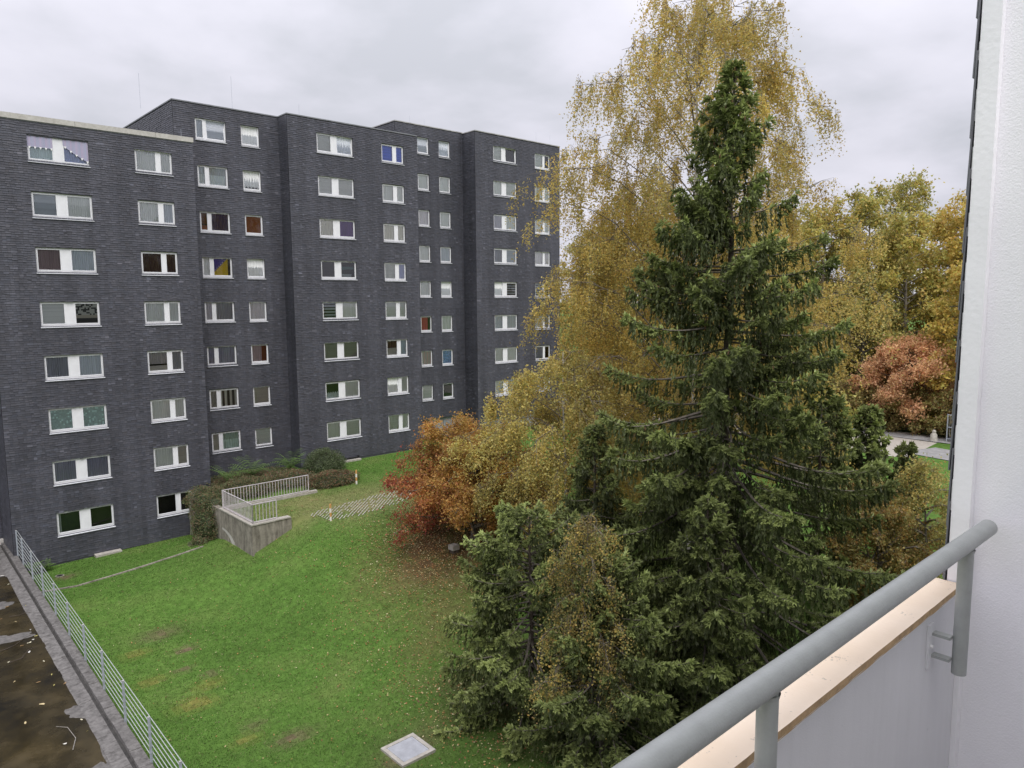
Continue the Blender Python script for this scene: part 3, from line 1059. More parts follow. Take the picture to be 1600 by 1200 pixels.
# pale painted arc left on the side face
arc = MB()
for i in range(14):
    t0, t1 = i / 14, (i + 1) / 14
    def ap(t, r_):
        a = math.pi * .5 * (1 - t)
        return (14.345, 38.75 - r_ * math.cos(a) * 1.75, 1.25 + r_ * math.sin(a) * .8)
    arc.quad(ap(t0, .86 - .12 * math.sin(2 * t0)), ap(t1, .86 - .12 * math.sin(2 * t1)), ap(t1, 1.0), ap(t0, 1.0))
child(arc, 'paint_arc', M['fascia'], tw)

rl = empty('terrace_railing', (14.5, 35, 3.05), 'pale grey metal railing with close vertical bars on the terrace wall', 'railing')
runs = [((14.48, 38.72), (14.48, 35.0)), ((14.48, 35.0), (15.72, 35.0)), ((14.48, 38.86), (19.45, 38.86))]
bar_me = MB().box(-.013, .013, -.013, .013, 0, .86).build('baluster', M['rail_old'], link_it=False)
for a, b in runs:
    a, b = np.array(a), np.array(b)
    L = np.linalg.norm(b - a)
    d = (b - a) / L
    for z in (3.12, 4.02):
        m = MB()
        m.tube([(a[0], a[1], z), (b[0], b[1], z)], .024, 6)
        child(m, 'rail', M['rail_old'], rl)
    n = int(L / 0.165)
    for i in range(n + 1):
        p = a + d * L * i / n
        if i in (0, n):
            child(MB().tube([(p[0], p[1], 3.0), (p[0], p[1], 4.02)], .026, 6), 'post', M['rail_old'], rl)
        else:
            link_obj('baluster', bar_me, rl, Vector((p[0], p[1], 3.13)) - rl.location)

ed = MB()
EP = [(6.1, 40.0), (7.6, 39.68), (9.2, 39.38), (10.8, 39.08), (12.2, 38.85), (13.3, 38.68)]
for (a, b) in zip(EP[:-1], EP[1:]):
    za, zb = float(ground(*a)), float(ground(*b))
    ed.add([(a[0], a[1], za + .05), (b[0], b[1], zb + .05), (b[0], b[1] + .1, zb + .05), (a[0], a[1] + .1, za + .05),
            (a[0], a[1], za - .2), (b[0], b[1], zb - .2), (b[0], b[1] + .1, zb - .2), (a[0], a[1] + .1, za - .2)],
           [(0, 1, 2, 3), (0, 4, 5, 1), (2, 6, 7, 3), (1, 5, 6, 2), (3, 7, 4, 0)])
tag(ed.build('lawn_edging', M['concrete']), 'thin line of sunken edging stones crossing the lawn below the left section', 'kerb')

# turf pavers showing through on the access strip
pv = MB()
poly = np.array([(17.5, 35.1), (17.8, 33.3), (19.4, 32.9), (22.5, 33.6), (25.3, 35.9), (23, 36.0)])


def inpoly(x, y, poly):
    ins = False
    j = len(poly) - 1
    for i in range(len(poly)):
        if (poly[i][1] > y) != (poly[j][1] > y) and x < (poly[j][0] - poly[i][0]) * (y - poly[i][1]) / (poly[j][1] - poly[i][1]) + poly[i][0]:
            ins = not ins
        j = i
    return ins


ca, sa = math.cos(.78), math.sin(.78)
for i in range(90):
    off = -9 + i * .17
    for j in range(60):
        al = -8 + j * .36 + (.18 if i % 2 else 0)
        x, y = 20.5 + al * ca - off * sa, 34.4 + al * sa + off * ca
        if not inpoly(x, y, poly) or RNG.random() < .16:
            continue
        dx, dy, nx_, ny_ = ca * .16, sa * .16, -sa * .026, ca * .026
        zz = [float(ground(x + sx * dx, y + sx * dy)) + .03 for sx in (-1, 1)]
        pv.quad((x - dx - nx_, y - dy - ny_, zz[0]), (x + dx - nx_, y + dy - ny_, zz[1]), (x + dx + nx_, y + dy + ny_, zz[1]), (x - dx + nx_, y - dy + ny_, zz[0]))
tag(pv.build('turf_pavers', M['concrete_light']), 'pale concrete grid pavers showing through the terrace grass', 'paving', kind='stuff')


def marker_post(x, y, label):
    z = float(ground(x, y))
    t = empty('marker_post', (x, y, z), label, 'post', 'marker posts along the access strip')
    for k in range(4):
        m = MB().tube([(0, 0, k * .22 - (.1 if k == 0 else 0)), (0, 0, k * .22 + .22)], .055, 8)
        m.build('band', M['post_white'] if k % 2 == 0 else M['post_red'], t, smooth=False)


marker_post(22.66, 38.94, 'slim white and orange marker post near the rounded bushes')
marker_post(17.8, 33.25, 'slim white and orange marker post at the lawn edge of the pavers')

bx = empty('garden_light', (20.85, 27.0, float(ground(20.85, 27.0))), 'small concrete pillar with pale top in the leaf litter below the red tree', 'pillar')
child(MB().box(20.70, 21.0, 26.85, 27.15, 1.6, 2.22), 'pillar', M['timber'], bx)
child(MB().box(20.66, 21.04, 26.81, 27.19, 2.223, 2.45), 'cap', M['concrete_light'], bx)

# manhole slab
mhz = float(ground(12.1, 18.0))
mh = empty('manhole', (12.1, 18.0, mhz), 'square concrete slab with a grey metal cover set in the lawn', 'manhole')
ms = MB()
x0, x1, y0, y1 = 11.25, 12.45, 17.2, 18.4
o_ = .13
for bxx in ((x0, x1, y0, y0 + o_), (x0, x1, y1 - o_, y1), (x0, x0 + o_, y0 + o_, y1 - o_), (x1 - o_, x1, y0 + o_, y1 - o_)):
    ms.box(*bxx, mhz - .2, mhz + .09)
child(ms, 'slab', M['concrete_light'], mh)
child(MB().box(x0 + o_, x1 - o_, y0 + o_, y1 - o_, mhz - .2, mhz + .070), 'recess', M['black'], mh)
child(MB().box(x0 + o_ + .012, x1 - o_ - .012, y0 + o_ + .012, y1 - o_ - .012, mhz + .0715, mhz + .084), 'cover', M['steel_plate'], mh)
for a, b in ((x0 + .2, y0 + .2), (x1 - .2, y0 + .2), (x0 + .2, y1 - .2), (x1 - .2, y1 - .2)):
    child(MB().tube([(a, b, mhz + .084), (a, b, mhz + .092)], .02, 8), 'bolt', M['galv'], mh)

# drain pit and light shaft covers by the foot of the building
hz = float(ground(7.3, 42.0))
ho = empty('drain_pit', (7.3, 42.0, hz), 'small round open drain hole in bare soil near the fence', 'drain')
m = MB()
m.tube([(7.3, 42, hz - .2), (7.3, 42, hz + .03)], .2, 14)
child(m, 'rim', M['concrete'], ho)
m = MB()
m.tube([(7.3, 42, hz + .02), (7.3, 42, hz + .034)], .15, 14)
child(m, 'opening', M['black'], ho)
for (xa, xb, yy, zz, lab) in ((9.3, 10.6, 43.5, .42, 'grey light shaft cover at the foot of the left section'), (25.2, 26.5, 44.75, 2.96, 'pale light shaft cover at the foot of the protruding section')):
    tag(MB().box(xa, xb, yy, yy + .42, zz - .25, zz + .06).build('light_shaft', M['concrete_light']), lab, 'shaft cover')
tag(MB().box(25.15, 26.4, 45.0, 45.2, 2.7, 3.12).box(26.45, 26.5, 45.0, 45.2, 2.7, 3.2).build('shaft_edge', M['black']), 'dark cellar opening under the protruding section', 'opening')

# ------------------------------------------------------------------ garage roof with fence
ROOFZ = 1.12


def xf(y):
    return 5.90 - (44 - y) * 0.0158


gr = empty('garage', (3, 30, 0.3), 'low flat roofed garage beside the lawn with wet dirty roof', 'garage')
m = MB()
Y0, Y1 = 10.0, 47.15
m.add([(-8, Y0, ROOFZ), (xf(Y0) - .03, Y0, ROOFZ), (xf(Y1) - .03, Y1, ROOFZ), (-8, Y1, ROOFZ), (-8, Y0, -.3), (xf(Y0) - .03, Y0, -.3), (xf(Y1) - .03, Y1, -.3), (-8, Y1, -.3)],
      [(0, 1, 2, 3), (0, 4, 5, 1), (1, 5, 6, 2), (2, 6, 7, 3), (3, 7, 4, 0)])
child(m, 'roof', M['bitumen'], gr)
y = 11.0
kme = {}
while y < 46.8:
    L = 1.0
    ya, yb = y + .006, y + L - .006
    j = RNG.normal(0, .006, 2)
    m = MB()
    p = [(xf(ya) - .36 + j[0], ya), (xf(ya) - .04, ya), (xf(yb) - .04, yb), (xf(yb) - .36 + j[0], yb)]
    h = ROOFZ + .13 + j[1]
    m.add([(a, b, h) for a, b in p] + [(a, b, ROOFZ - .02) for a, b in p], [(0, 1, 2, 3), (0, 4, 5, 1), (1, 5, 6, 2), (2, 6, 7, 3), (3, 7, 4, 0)])
    child(m, 'kerb_stone', M['edge_slab'], gr)
    if y < 36:
        for q in range(2):
            ya2, yb2 = y + q * .5 + .004, y + q * .5 + .496
            j = RNG.normal(0, .004, 3)
            m = MB()
            p = [(xf(ya2) - .88 + j[0], ya2), (xf(ya2) - .47, ya2 + .02), (xf(yb2) - .47, yb2 + .02), (xf(yb2) - .88 + j[0], yb2)]
            zz = [ROOFZ + .012 + j[1], ROOFZ + .05 + j[2], ROOFZ + .05 + j[2], ROOFZ + .012 + j[1]]
            m.add([(a, b, z) for (a, b), z in zip(p, zz)] + [(a, b, ROOFZ - .01) for a, b in p], [(0, 1, 2, 3), (0, 4, 5, 1), (1, 5, 6, 2), (2, 6, 7, 3), (3, 7, 4, 0)])
            child(m, 'edge_slab', M['edge_slab'], gr)
    y += L
m = MB()
m.quad((xf(36) - .9, 36, ROOFZ + .01), (xf(36) - .46, 36, ROOFZ + .045), (xf(47) - .46, 47, ROOFZ + .045), (xf(47) - .8, 47, ROOFZ + .01))
child(m, 'edge_strip', M['edge_slab'], gr)
m = MB()
m.quad((xf(11) - .465, 11, ROOFZ + .006), (xf(11) - .365, 11, ROOFZ + .006), (xf(47) - .365, 47, ROOFZ + .006), (xf(47) - .465, 47, ROOFZ + .006))
child(m, 'groove', M['groove'], gr)
child(MB().box(3.5, 5.75, 46.95, 47.12, ROOFZ, ROOFZ + .3), 'coping_piece', M['fascia'], gr)
# puddle outline (irregular polygon, fan of thin sheet)
pe = [(4.98, 41.3), (5.12, 38.9), (4.95, 36), (4.96, 34.2), (4.88, 32.0), (4.9, 30.7), (4.95, 28.4), (4.9, 26.5), (4.80, 24.5), (4.66, 22.6), (4.6, 20), (4.5, 16)]
ed_pts = []
for (a, b) in zip(pe[:-1], pe[1:]):
    for t_ in np.linspace(0, 1, 7)[:-1]:
        ed_pts.append((a[0] + (b[0] - a[0]) * t_ + RNG.normal(0, .025), a[1] + (b[1] - a[1]) * t_))
m = MB()
for (a, b) in zip(ed_pts[:-1], ed_pts[1:]):
    m.quad((-4, a[1], ROOFZ + .006), (a[0], a[1], ROOFZ + .006), (b[0], b[1], ROOFZ + .006), (-4, b[1], ROOFZ + .006))
tag(m.build('puddle', M['puddle']), kind='structure')


def blob(cx_, cy_, rx, ry, z, mat, seed, n=28):
    r_ = np.random.default_rng(seed)
    ph = r_.uniform(0, 6, 3)
    P = [(cx_, cy_, z)]
    for i in range(n):
        a = 2 * math.pi * i / n
        k = 1 + .22 * math.sin(2 * a + ph[0]) + .14 * math.sin(5 * a + ph[1]) + .07 * math.sin(9 * a + ph[2])
        P.append((cx_ + rx * k * math.cos(a), cy_ + ry * k * math.sin(a), z))
    return MB().add(P, [(0, 1 + i, 1 + (i + 1) % n) for i in range(n)])


for i, (a, b, rx, ry) in enumerate([(4.62, 25.6, .30, .42), (3.7, 33.3, 1.0, .45), (4.35, 21.8, .34, .5), (4.1, 37.2, .5, .5)]):
    child(blob(a, b, rx, ry, ROOFZ + .012, None, i), 'dry_patch', M['bitumen'], gr)
# debris
LEAFC = [(0.55, 0.45, 0.25), (0.62, 0.58, 0.42), (0.7, 0.68, 0.62), (0.35, 0.22, 0.10), (0.45, 0.40, 0.14)]
DEB = [(3.9, 26.9, .22), (4.62, 25.0, .13), (3.95, 23.9, .13), (4.1, 28.6, .15), (4.45, 28.0, .12), (3.5, 29.2, .1), (4.55, 30.2, .12), (4.7, 33.6, .12), (4.75, 27.9, .13), (4.6, 24.2, .1),
       (4.4, 34.9, .14), (4.9, 39.9, .12), (4.3, 31.4, .18), (4.0, 35.6, .12), (5.0, 36.5, .1), (4.2, 38.6, .15), (4.45, 32.3, .2), (4.6, 32.5, .14), (4.2, 32.2, .16), (4.75, 32.8, .12), (3.3, 26.0, .14), (3.6, 31.0, .1), (4.85, 41.4, .25), (4.4, 36.9, .18), (4.55, 28.9, .12)]
for i, (a, b, s_) in enumerate(DEB):
    m = MB()
    an = RNG.uniform(0, 3)
    n = 8
    P = [(0, 0, .012)]
    for q in range(n):
        t_ = 2 * math.pi * q / n
        rx = s_ * .5 * RNG.uniform(.7, 1.1)
        X, Y_ = rx * math.cos(t_), rx * .42 * math.sin(t_)
        P.append((X * math.cos(an) - Y_ * math.sin(an), X * math.sin(an) + Y_ * math.cos(an), RNG.uniform(.004, .03)))
    m.add(P, [(0, 1 + q, 1 + (q + 1) % n) for q in range(n)], 0, LEAFC[i % 5])
    o = m.build('fallen_leaf', M['litter'], loc=(a, b, ROOFZ + .012))
    cn = ('straw coloured', 'cream coloured', 'whitish', 'dark brown', 'olive yellow')[i % 5]
    tag(o, cn + ' dead leaf lying on the wet garage roof', 'leaf', cn + ' dead leaves on the garage roof')
st = [((4.05, 23.4, 0), (4.25, 24.0, 0), (4.2, 24.8, 0), (3.95, 25.1, 0), 'curved pale stick in the near puddle of the garage roof'),
      ((3.3, 32.1, 0), (4.0, 32.4, 0), (4.4, 32.9, 0), (4.9, 33.1, 0), 'long thin stick among the heap of debris on the garage roof'),
      ((3.6, 30.9, 0), (4.0, 31.0, 0), (4.3, 31.6, 0), (4.6, 31.7, 0), 'short twig below the debris heap on the garage roof'),
      ((4.3, 35.6, 0), (4.6, 35.5, 0), (4.85, 35.6, 0), (5.0, 35.5, 0), 'small twig by the far puddle edge of the garage roof')]
for *P, lab in st:
    m = MB().tube([(a, b, ROOFZ + .035) for a, b, c in P], [.011, .010, .008, .005], 5)
    tag(m.build('stick', M['timber'] if 'near' not in lab else M['bark_dead']), lab, 'stick')

fe = empty('mesh_fence', (xf(30), 30, ROOFZ), 'galvanised double bar mesh fence along the garage roof edge', 'fence')
FZ0, FZ1 = 1.28, 2.56
ypost = [10.45, 13.1, 15.75, 18.41, 21.08, 23.74, 26.35, 29.02, 31.7, 34.3, 36.95, 39.6, 42.2, 43.85]
for yy in ypost:
    m = MB().box(xf(yy) - .06, xf(yy) + .0, yy - .03, yy + .03, FZ0 - .25, FZ1)
    child(m, 'post', M['galv'], fe)
    m = MB().box(xf(yy) - .065, xf(yy) + .005, yy - .035, yy + .035, FZ1 + .002, FZ1 + .02)
    child(m, 'post_cap', M['coping_light'], fe)
for k in range(7):
    z = FZ0 + .04 + k * (FZ1 - FZ0 - .06) / 6
    m = MB()
    for dx in (.010, .022):
        m.tube([(xf(10.4) + dx, 10.4, z), (xf(43.9) + dx, 43.9, z)], .006, 4, cap=False)
    child(m, 'double_bar', M['galv_green'], fe)

# ------------------------------------------------------------------ foliage helpers
def unit(v):
    return v / (np.linalg.norm(v, axis=-1, keepdims=True) + 1e-9)


def add_fingers(mb, P, Dv, L, W, C, strips=3):
    n = len(P)
    ref = np.where(np.abs(Dv[:, 2:3]) < 0.9, np.array([[0, 0, 1.0]]), np.array([[1.0, 0, 0]]))
    s = unit(np.cross(Dv, ref))
    u = np.cross(s, Dv)
    a0 = RNG.uniform(0, np.pi, n)
    for k in range(strips):
        a = (a0 + k * np.pi / strips)[:, None]
        w = s * np.cos(a) + u * np.sin(a)
        mid = P + Dv * (L * .42)[:, None]
        V = np.stack([P, mid + w * W[:, None], P + Dv * L[:, None], mid - w * W[:, None]], 1).reshape(-1, 3)
        q = np.arange(n)[:, None] * 4 + np.array([[0, 1, 2, 3]])
        mb.add(V, q, 0, C)


def add_leaves(mb, P, S, C, tri=False, flat=0.0):
    n = len(P)
    a = unit(RNG.normal(0, 1, (n, 3)) * np.array([1, 1, 1 - flat * .7]))
    b = unit(np.cross(a, RNG.normal(0, 1, (n, 3))))
    S = np.broadcast_to(S, (n,))[:, None]
    if tri:
        V = np.stack([P - a * S * .55, P + a * S * .45 + b * S * .42, P + a * S * .45 - b * S * .42], 1)
        k = 3
    else:
        V = np.stack([P - a * S * .6, P + b * S * .38, P + a * S * .6, P - b * S * .38], 1)
        k = 4
    mb.add(V.reshape(-1, 3), np.arange(n * k).reshape(n, k), 0, C)


def palette(n, cols, wts, groups=None, jit=0.16):
    cols = np.array(cols)
    wts = np.array(wts, float)
    idx = RNG.choice(len(cols), n, p=wts / wts.sum())
    c = cols[idx] * RNG.uniform(1 - jit, 1 + jit, (n, 1))
    if groups is not None:
        c = c * groups[:, None] if groups.ndim == 1 else c * .55 + groups * .45
    return c


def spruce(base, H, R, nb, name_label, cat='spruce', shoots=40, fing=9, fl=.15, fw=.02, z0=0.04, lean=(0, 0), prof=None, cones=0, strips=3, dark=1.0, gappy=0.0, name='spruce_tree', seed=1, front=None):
    global RNG
    RNG = np.random.default_rng(seed)
    bx_, by_ = base
    bz = float(ground(bx_, by_)) - .1
    t = empty(name, (bx_, by_, bz), name_label, cat)
    m = MB()
    tz = np.linspace(0, H, 12)
    wob = .07 * np.stack([np.sin(tz * .9), np.cos(tz * .7)], 1)
    tp = np.stack([bx_ + wob[:, 0] + lean[0] * tz / H, by_ + wob[:, 1] + lean[1] * tz / H, bz + tz], 1)
    m.tube(tp, .02 + .2 * (H / 20) * (1 - tz / H) ** .9 + .005, 8)
    child(m, 'trunk', M['bark_spruce'], t, smooth=True)
    mb, br = MB(), MB()
    prof = prof or (lambda f: (1 - f) ** .85)
    PP, DD, LL, WW, CC = [], [], [], [], []
    conesP = []
    for i in range(nb):
        f = z0 + (1 - z0) * ((i + .5) / nb) ** 0.92
        f = min(.992, f + RNG.normal(0, .006))
        az = i * 2.39996 + RNG.normal(0, .35)
        if front is not None and RNG.random() < .5:
            az = front + RNG.normal(0, .9)
        L = R * prof(f) * RNG.uniform(.62, 1.22) + .22 * min(1, (1.02 - f) * 6)
        if RNG.random() < gappy:
            L *= .5
        h = bz + H * f
        org = np.array([bx_ + lean[0] * f, by_ + lean[1] * f, h])
        d = np.array([math.cos(az), math.sin(az), 0])
        side = np.array([-d[1], d[0], 0])
        s = np.linspace(0, 1, 9)
        up0 = np.interp(f, [0, .35, .7, 1], [-.22, -.05, .25, 1.1])
        curve = up0 * s * L + L * (-.42 * s ** 1.4 + .36 * s ** 3.2) * np.interp(f, [0, .8, 1], [1, .8, .2])
        wv = RNG.normal(0, .05) * L * np.sin(s * 3)
        path = org + d * (s * L)[:, None] + side * wv[:, None] + np.array([0, 0, 1.0]) * curve[:, None]
        br.tube(path, np.interp(s, [0, 1], [.012 + .012 * L, .004]), 4, cap=False)
        ns = max(6, int(shoots * (L / R) ** .9))
        hang = RNG.random(ns) < np.interp(f, [0, .8, .95], [.62, .5, .1])
        ss = np.where(hang, RNG.uniform(.22, 1, ns) ** .8, RNG.uniform(np.interp(L, [.6, 3], [.1, .5]), 1, ns) ** .9)
        P0 = np.stack([np.interp(ss, s, path[:, k]) for k in range(3)], 1)
        sg = np.where(RNG.random(ns) < .5, -1, 1)
        big = .55 + .45 * min(1, L / 2.5)
        sl = np.where(hang, RNG.uniform(.3, 1.0, ns) * np.sin(np.pi * np.clip(ss * .86 + .1, 0, 1)) ** .6, (.22 + .5 * (1 - ss)) * RNG.uniform(.7, 1.3, ns)) * big * (R / 5.0) ** .3
        lat = unit(d[None] * RNG.uniform(.35, .9, ns)[:, None] + side[None] * (sg * RNG.uniform(.5, 1, ns))[:, None])
        P0 = P0 + side[None] * (np.where(hang, RNG.normal(0, .16, ns), 0) * big)[:, None]
        drop = np.where(hang, RNG.uniform(3.5, 9, ns), RNG.uniform(-.1, .5, ns))
        if f > .9:
            drop *= .3
        sd = unit(lat + np.array([0, 0, -1.0]) * drop[:, None])
        tone = RNG.uniform(.7, 1.25)
        for q in range(fing):
            u = (q + RNG.uniform(0, 1, ns)) / fing
            pos = P0 + sd * (sl * u)[:, None] + np.array([0, 0, -1.0]) * (sl * .25 * u ** 2)[:, None]
            fd = unit(sd + RNG.normal(0, 1, (ns, 3)) * np.where(hang, .22, .42)[:, None] + lat * np.where(hang, .1, .35)[:, None])
            if q == fing - 1:
                fd = unit(sd + lat * .4 + RNG.normal(0, .15, (ns, 3)))
            PP.append(pos); DD.append(fd)
            LL.append(fl * RNG.uniform(.7, 1.25, ns)); WW.append(fw * RNG.uniform(.8, 1.25, ns))
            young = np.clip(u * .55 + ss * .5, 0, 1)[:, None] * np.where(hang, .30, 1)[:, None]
            c = np.array([.062, .082, .03]) * (1 - young) + np.array([.28, .325, .105]) * young  # young growth is paler; lit tips and shaded interior are painted in too
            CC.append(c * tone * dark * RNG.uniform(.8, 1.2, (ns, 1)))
        # each shoot ends in a fork of pale young fingers, lightened further as if lit
        for sgn in (-1, 0, 1):
            fd = unit(sd + lat * .5 + side[None] * (sgn * .75) + RNG.normal(0, .2, (ns, 3)) + np.array([0, 0, .12]))
            PP.append(P0 + sd * (sl * .93)[:, None] + np.array([0, 0, -1.0]) * (sl * .22)[:, None])
            DD.append(fd)
            LL.append(fl * RNG.uniform(.55, 1.0, ns)); WW.append(fw * RNG.uniform(1.0, 1.4, ns))
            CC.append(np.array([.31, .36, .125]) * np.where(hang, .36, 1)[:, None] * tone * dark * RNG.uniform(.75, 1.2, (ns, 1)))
        # radiating fingers round the branch tip and on its back
        k = int(12 + 26 * min(1, L / 3))
        us = 1 - RNG.uniform(0, .62, k) ** 1.5
        PP.append(np.stack([np.interp(us, s, path[:, j]) for j in range(3)], 1))
        DD.append(unit(d[None] * .7 + RNG.normal(0, .62, (k, 3)) + np.array([0, 0, .55])))
        LL.append(np.full(k, fl * 1.25)); WW.append(np.full(k, fw * 1.3)); CC.append(np.tile(np.array([.33, .385, .135]) * tone * dark, (k, 1)))  # tip fingers coloured lightest, as if catching the light
        if cones and f > .45 and RNG.random() < .9:
            for _ in range(RNG.integers(1, 4)):
                u = RNG.uniform(.55, 1)
                conesP.append([np.interp(u, s, path[:, j]) for j in range(3)])
    add_fingers(mb, *[np.concatenate(a) for a in (PP, DD, LL, WW, CC)], strips=strips)
    child(br, 'branches', M['bark_grey'], t, kind='stuff')
    child(mb, 'crown', M['needles'], t, kind='stuff')
    if cones:
        cm = MB().tube([(0, 0, 0), (0, 0, -.03), (0, 0, -.08), (0, 0, -.13), (0, 0, -.15)], [.006, .02, .024, .016, .004], 6).build('cone', M['brown_cone'], link_it=False)
        RNG.shuffle(conesP)
        for p in conesP[:cones]:
            o = link_obj('cone', cm, t, Vector(p) - Vector((0, 0, .03)) - t.location)
            o.rotation_euler = (RNG.normal(0, .15), RNG.normal(0, .15), 0)
    return t


def broadleaf(base, H, R, label, cat, nl, pal, wts, nsub=8, ntw=6, nleaf=12, ls=.07, droop=.6, twl=.9, prof=None, z0=.15, bark='bark_grey', tri=True, name='tree', seed=1, trunk_r=.2, rise=.6, lean=(0, 0), grad=None, stems=1, lump=.35, limbr=.05, elems=1.0, zmin=None):
    global RNG
    RNG = np.random.default_rng(seed)
    bx_, by_ = base
    bz = float(ground(bx_, by_)) - .1
    t = empty(name, (bx_, by_, bz), label, cat)
    trk, br, lf = MB(), MB(), MB()
    prof = prof or (lambda f: np.sin(np.pi * np.clip((f - .0) * .92 + .08, 0, 1)) ** .7)
    axes = []
    for k in range(stems):
        a = 2 * math.pi * k / max(1, stems) + RNG.uniform(0, 1)
        sp = 0 if stems == 1 else R * .35
        tz = np.linspace(0, 1, 10)
        ax_ = np.stack([bx_ + lean[0] * tz + sp * tz ** 1.3 * math.cos(a) + .12 * np.sin(tz * 6 + a), by_ + lean[1] * tz + sp * tz ** 1.3 * math.sin(a) + .12 * np.cos(tz * 5 + a), bz + H * tz * (.97 if stems == 1 else RNG.uniform(.8, .97))], 1)
        trk.tube(ax_, trunk_r * (1 - tz * .95) * (1 if stems == 1 else .6) + .008, 7)
        axes.append(ax_)
    child(trk, 'trunk', M[bark], t, smooth=True)
    TP, TD, TG = [], [], []
    for i in range(nl):
        ax_ = axes[i % stems]
        f = z0 + (1 - z0) * ((i + .5) / nl) ** .9
        az = i * 2.39996 + RNG.normal(0, .4)
        L = max(.3, R * prof(f) * RNG.uniform(.65, 1.15))
        f0 = max(.03, f - rise * .35 * L / H)
        o = np.array([np.interp(f0 * (1 if stems == 1 else 1), np.linspace(0, 1, 10), ax_[:, k]) for k in range(3)])
        d = np.array([math.cos(az), math.sin(az), 0])
        s = np.linspace(0, 1, 7)
        L = min(L, R * 1.12)
        zc_ = L * (rise * s - (.25 + droop * .5) * s ** 2.6)
        path = o + d * (L * s)[:, None] + np.array([0, 0, 1.0]) * zc_[:, None] + RNG.normal(0, .03 * L, (7, 3)) * s[:, None]
        br.tube(path, np.interp(s, [0, 1], [limbr * (.3 + L / R), .006]), 4, cap=False)
        gt = RNG.uniform(1 - lump, 1 + lump)
        for j in range(max(2, int(nsub * (.4 + .6 * L / R)))):
            u = RNG.uniform(.25, 1) ** .75
            p = np.array([np.interp(u, s, path[:, k]) for k in range(3)])
            dd = unit(d * RNG.uniform(.1, 1) + RNG.normal(0, .75, 3) + np.array([0, 0, .25]))
            l2 = (.12 + .30 * (1 - u * .6)) * R * RNG.uniform(.4, 1) * .75
            e = p + dd * l2 + np.array([0, 0, -droop * l2 * .3])
            br.tube([p, (p + e) / 2 + np.array([0, 0, .08 * l2]), e], [.012 * (R / 5 + .5), .008, .004], 3, cap=False)
            g2 = gt * RNG.uniform(1 - lump * .7, 1 + lump * .7)
            for k in range(ntw):
                w_ = RNG.uniform(.3, 1.0)
                tp_ = p + (e - p) * w_
                td = unit(RNG.normal(0, 1, 3) * (1 - droop * .75) + dd * .4 + np.array([0, 0, -droop * 1.6]))
                TP.append(tp_); TD.append(td); TG.append(g2)
    TP, TD, TG = np.array(TP), np.array(TD), np.array(TG)
    n = len(TP)
    TL = twl * RNG.uniform(.45, 1.25, n)
    tips = TP + TD * TL[:, None]
    if zmin is not None:
        tips[:, 2] = np.maximum(tips[:, 2], zmin)
    # thin twigs as three sided slivers
    sdir = unit(np.cross(TD, np.array([0.3, 0.2, 1.0]))) * .004
    V = np.stack([TP + sdir, TP - sdir, tips], 1).reshape(-1, 3)
    br.add(V, np.arange(n * 3).reshape(n, 3))
    reps = np.clip((nleaf * RNG.uniform(.5, 1.5, n)).astype(int), 1, None)
    idx = np.repeat(np.arange(n), reps)
    u = RNG.uniform(.05, 1.05, len(idx))
    P = TP[idx] + (tips - TP)[idx] * u[:, None] + RNG.normal(0, .045 + ls * .5, (len(idx), 3))
    G = TG[idx]
    c = palette(len(idx), pal, wts)
    # clumps lean towards one colour of the palette
    pc = np.array(pal)[np.random.default_rng(seed + 5).choice(len(pal), n, p=np.array(wts) / sum(wts))][idx]
    c = c * .6 + pc * .4
    if grad is not None:
        k = grad(P)[:, None]
        c = c * (1 - k[:, :1]) + grad.col * k[:, :1] * RNG.uniform(.7, 1.3, (len(idx), 1))
    c = c * np.clip(G, .5, 1.5)[:, None] ** .6
    add_leaves(lf, P, ls * RNG.uniform(.7, 1.3, len(idx)), c, tri=tri)
    child(br, 'branches', M['bark_grey'], t, kind='stuff')
    child(lf, 'crown', M['leaves'], t, kind='stuff')
    return t


GOLD, OLIVE, OCHRE, GRN, BRN, LIME = (.64, .49, .13), (.42, .40, .14), (.52, .34, .10), (.22, .25, .09), (.36, .24, .11), (.54, .48, .16)

# tall birch behind the spruce
broadleaf((29.0, 19.4), 26.6, 6.8, 'tall golden birch with weeping twigs rising behind the big spruce', 'birch', 92, [GOLD, OLIVE, OCHRE, LIME, GRN], [5, 1.6, 3, 1.5, .4], nsub=14, ntw=9, nleaf=20, ls=.09, droop=1.0, twl=1.8,
          prof=lambda f: np.interp(f, [0, .2, .45, .6, .75, .88, 1], [.6, .95, 1.18, 1.02, .86, .62, .2]), z0=.16, bark='bark_birch', name='birch_tree', seed=11, trunk_r=.2, rise=1.35, lump=.3, limbr=.03)
# lower birch hanging over the red tree
broadleaf((23.4, 22.2), 10.9, 4.1, 'low spreading birch with olive yellow leaves between red tree and spruce', 'birch', 56, [GOLD, OLIVE, LIME, OCHRE, BRN], [3, 3, 4.5, 1, .6], nsub=13, ntw=8, nleaf=19, ls=.088, droop=.95, twl=1.2,
          prof=lambda f: np.interp(f, [0, .2, .5, .8, 1], [.55, .74, .98, .95, .4]), z0=.1, bark='bark_birch', name='birch_tree', seed=12, trunk_r=.11, rise=.8, limbr=.022)
broadleaf((30.8, 23.6), 18.2, 4.3, 'golden birch whose left boughs overlap the end of the building', 'birch', 64, [GOLD, OLIVE, OCHRE, LIME], [5, 1.8, 3, 1.4], nsub=12, ntw=8, nleaf=17, ls=.095, droop=.95, twl=1.5,
          prof=lambda f: np.interp(f, [0, .3, .6, .85, 1], [.75, .95, 1.0, .7, .2]), z0=.1, bark='bark_birch', name='birch_tree', seed=13, trunk_r=.14, rise=1.0, limbr=.025)

# red and orange tree on the slope


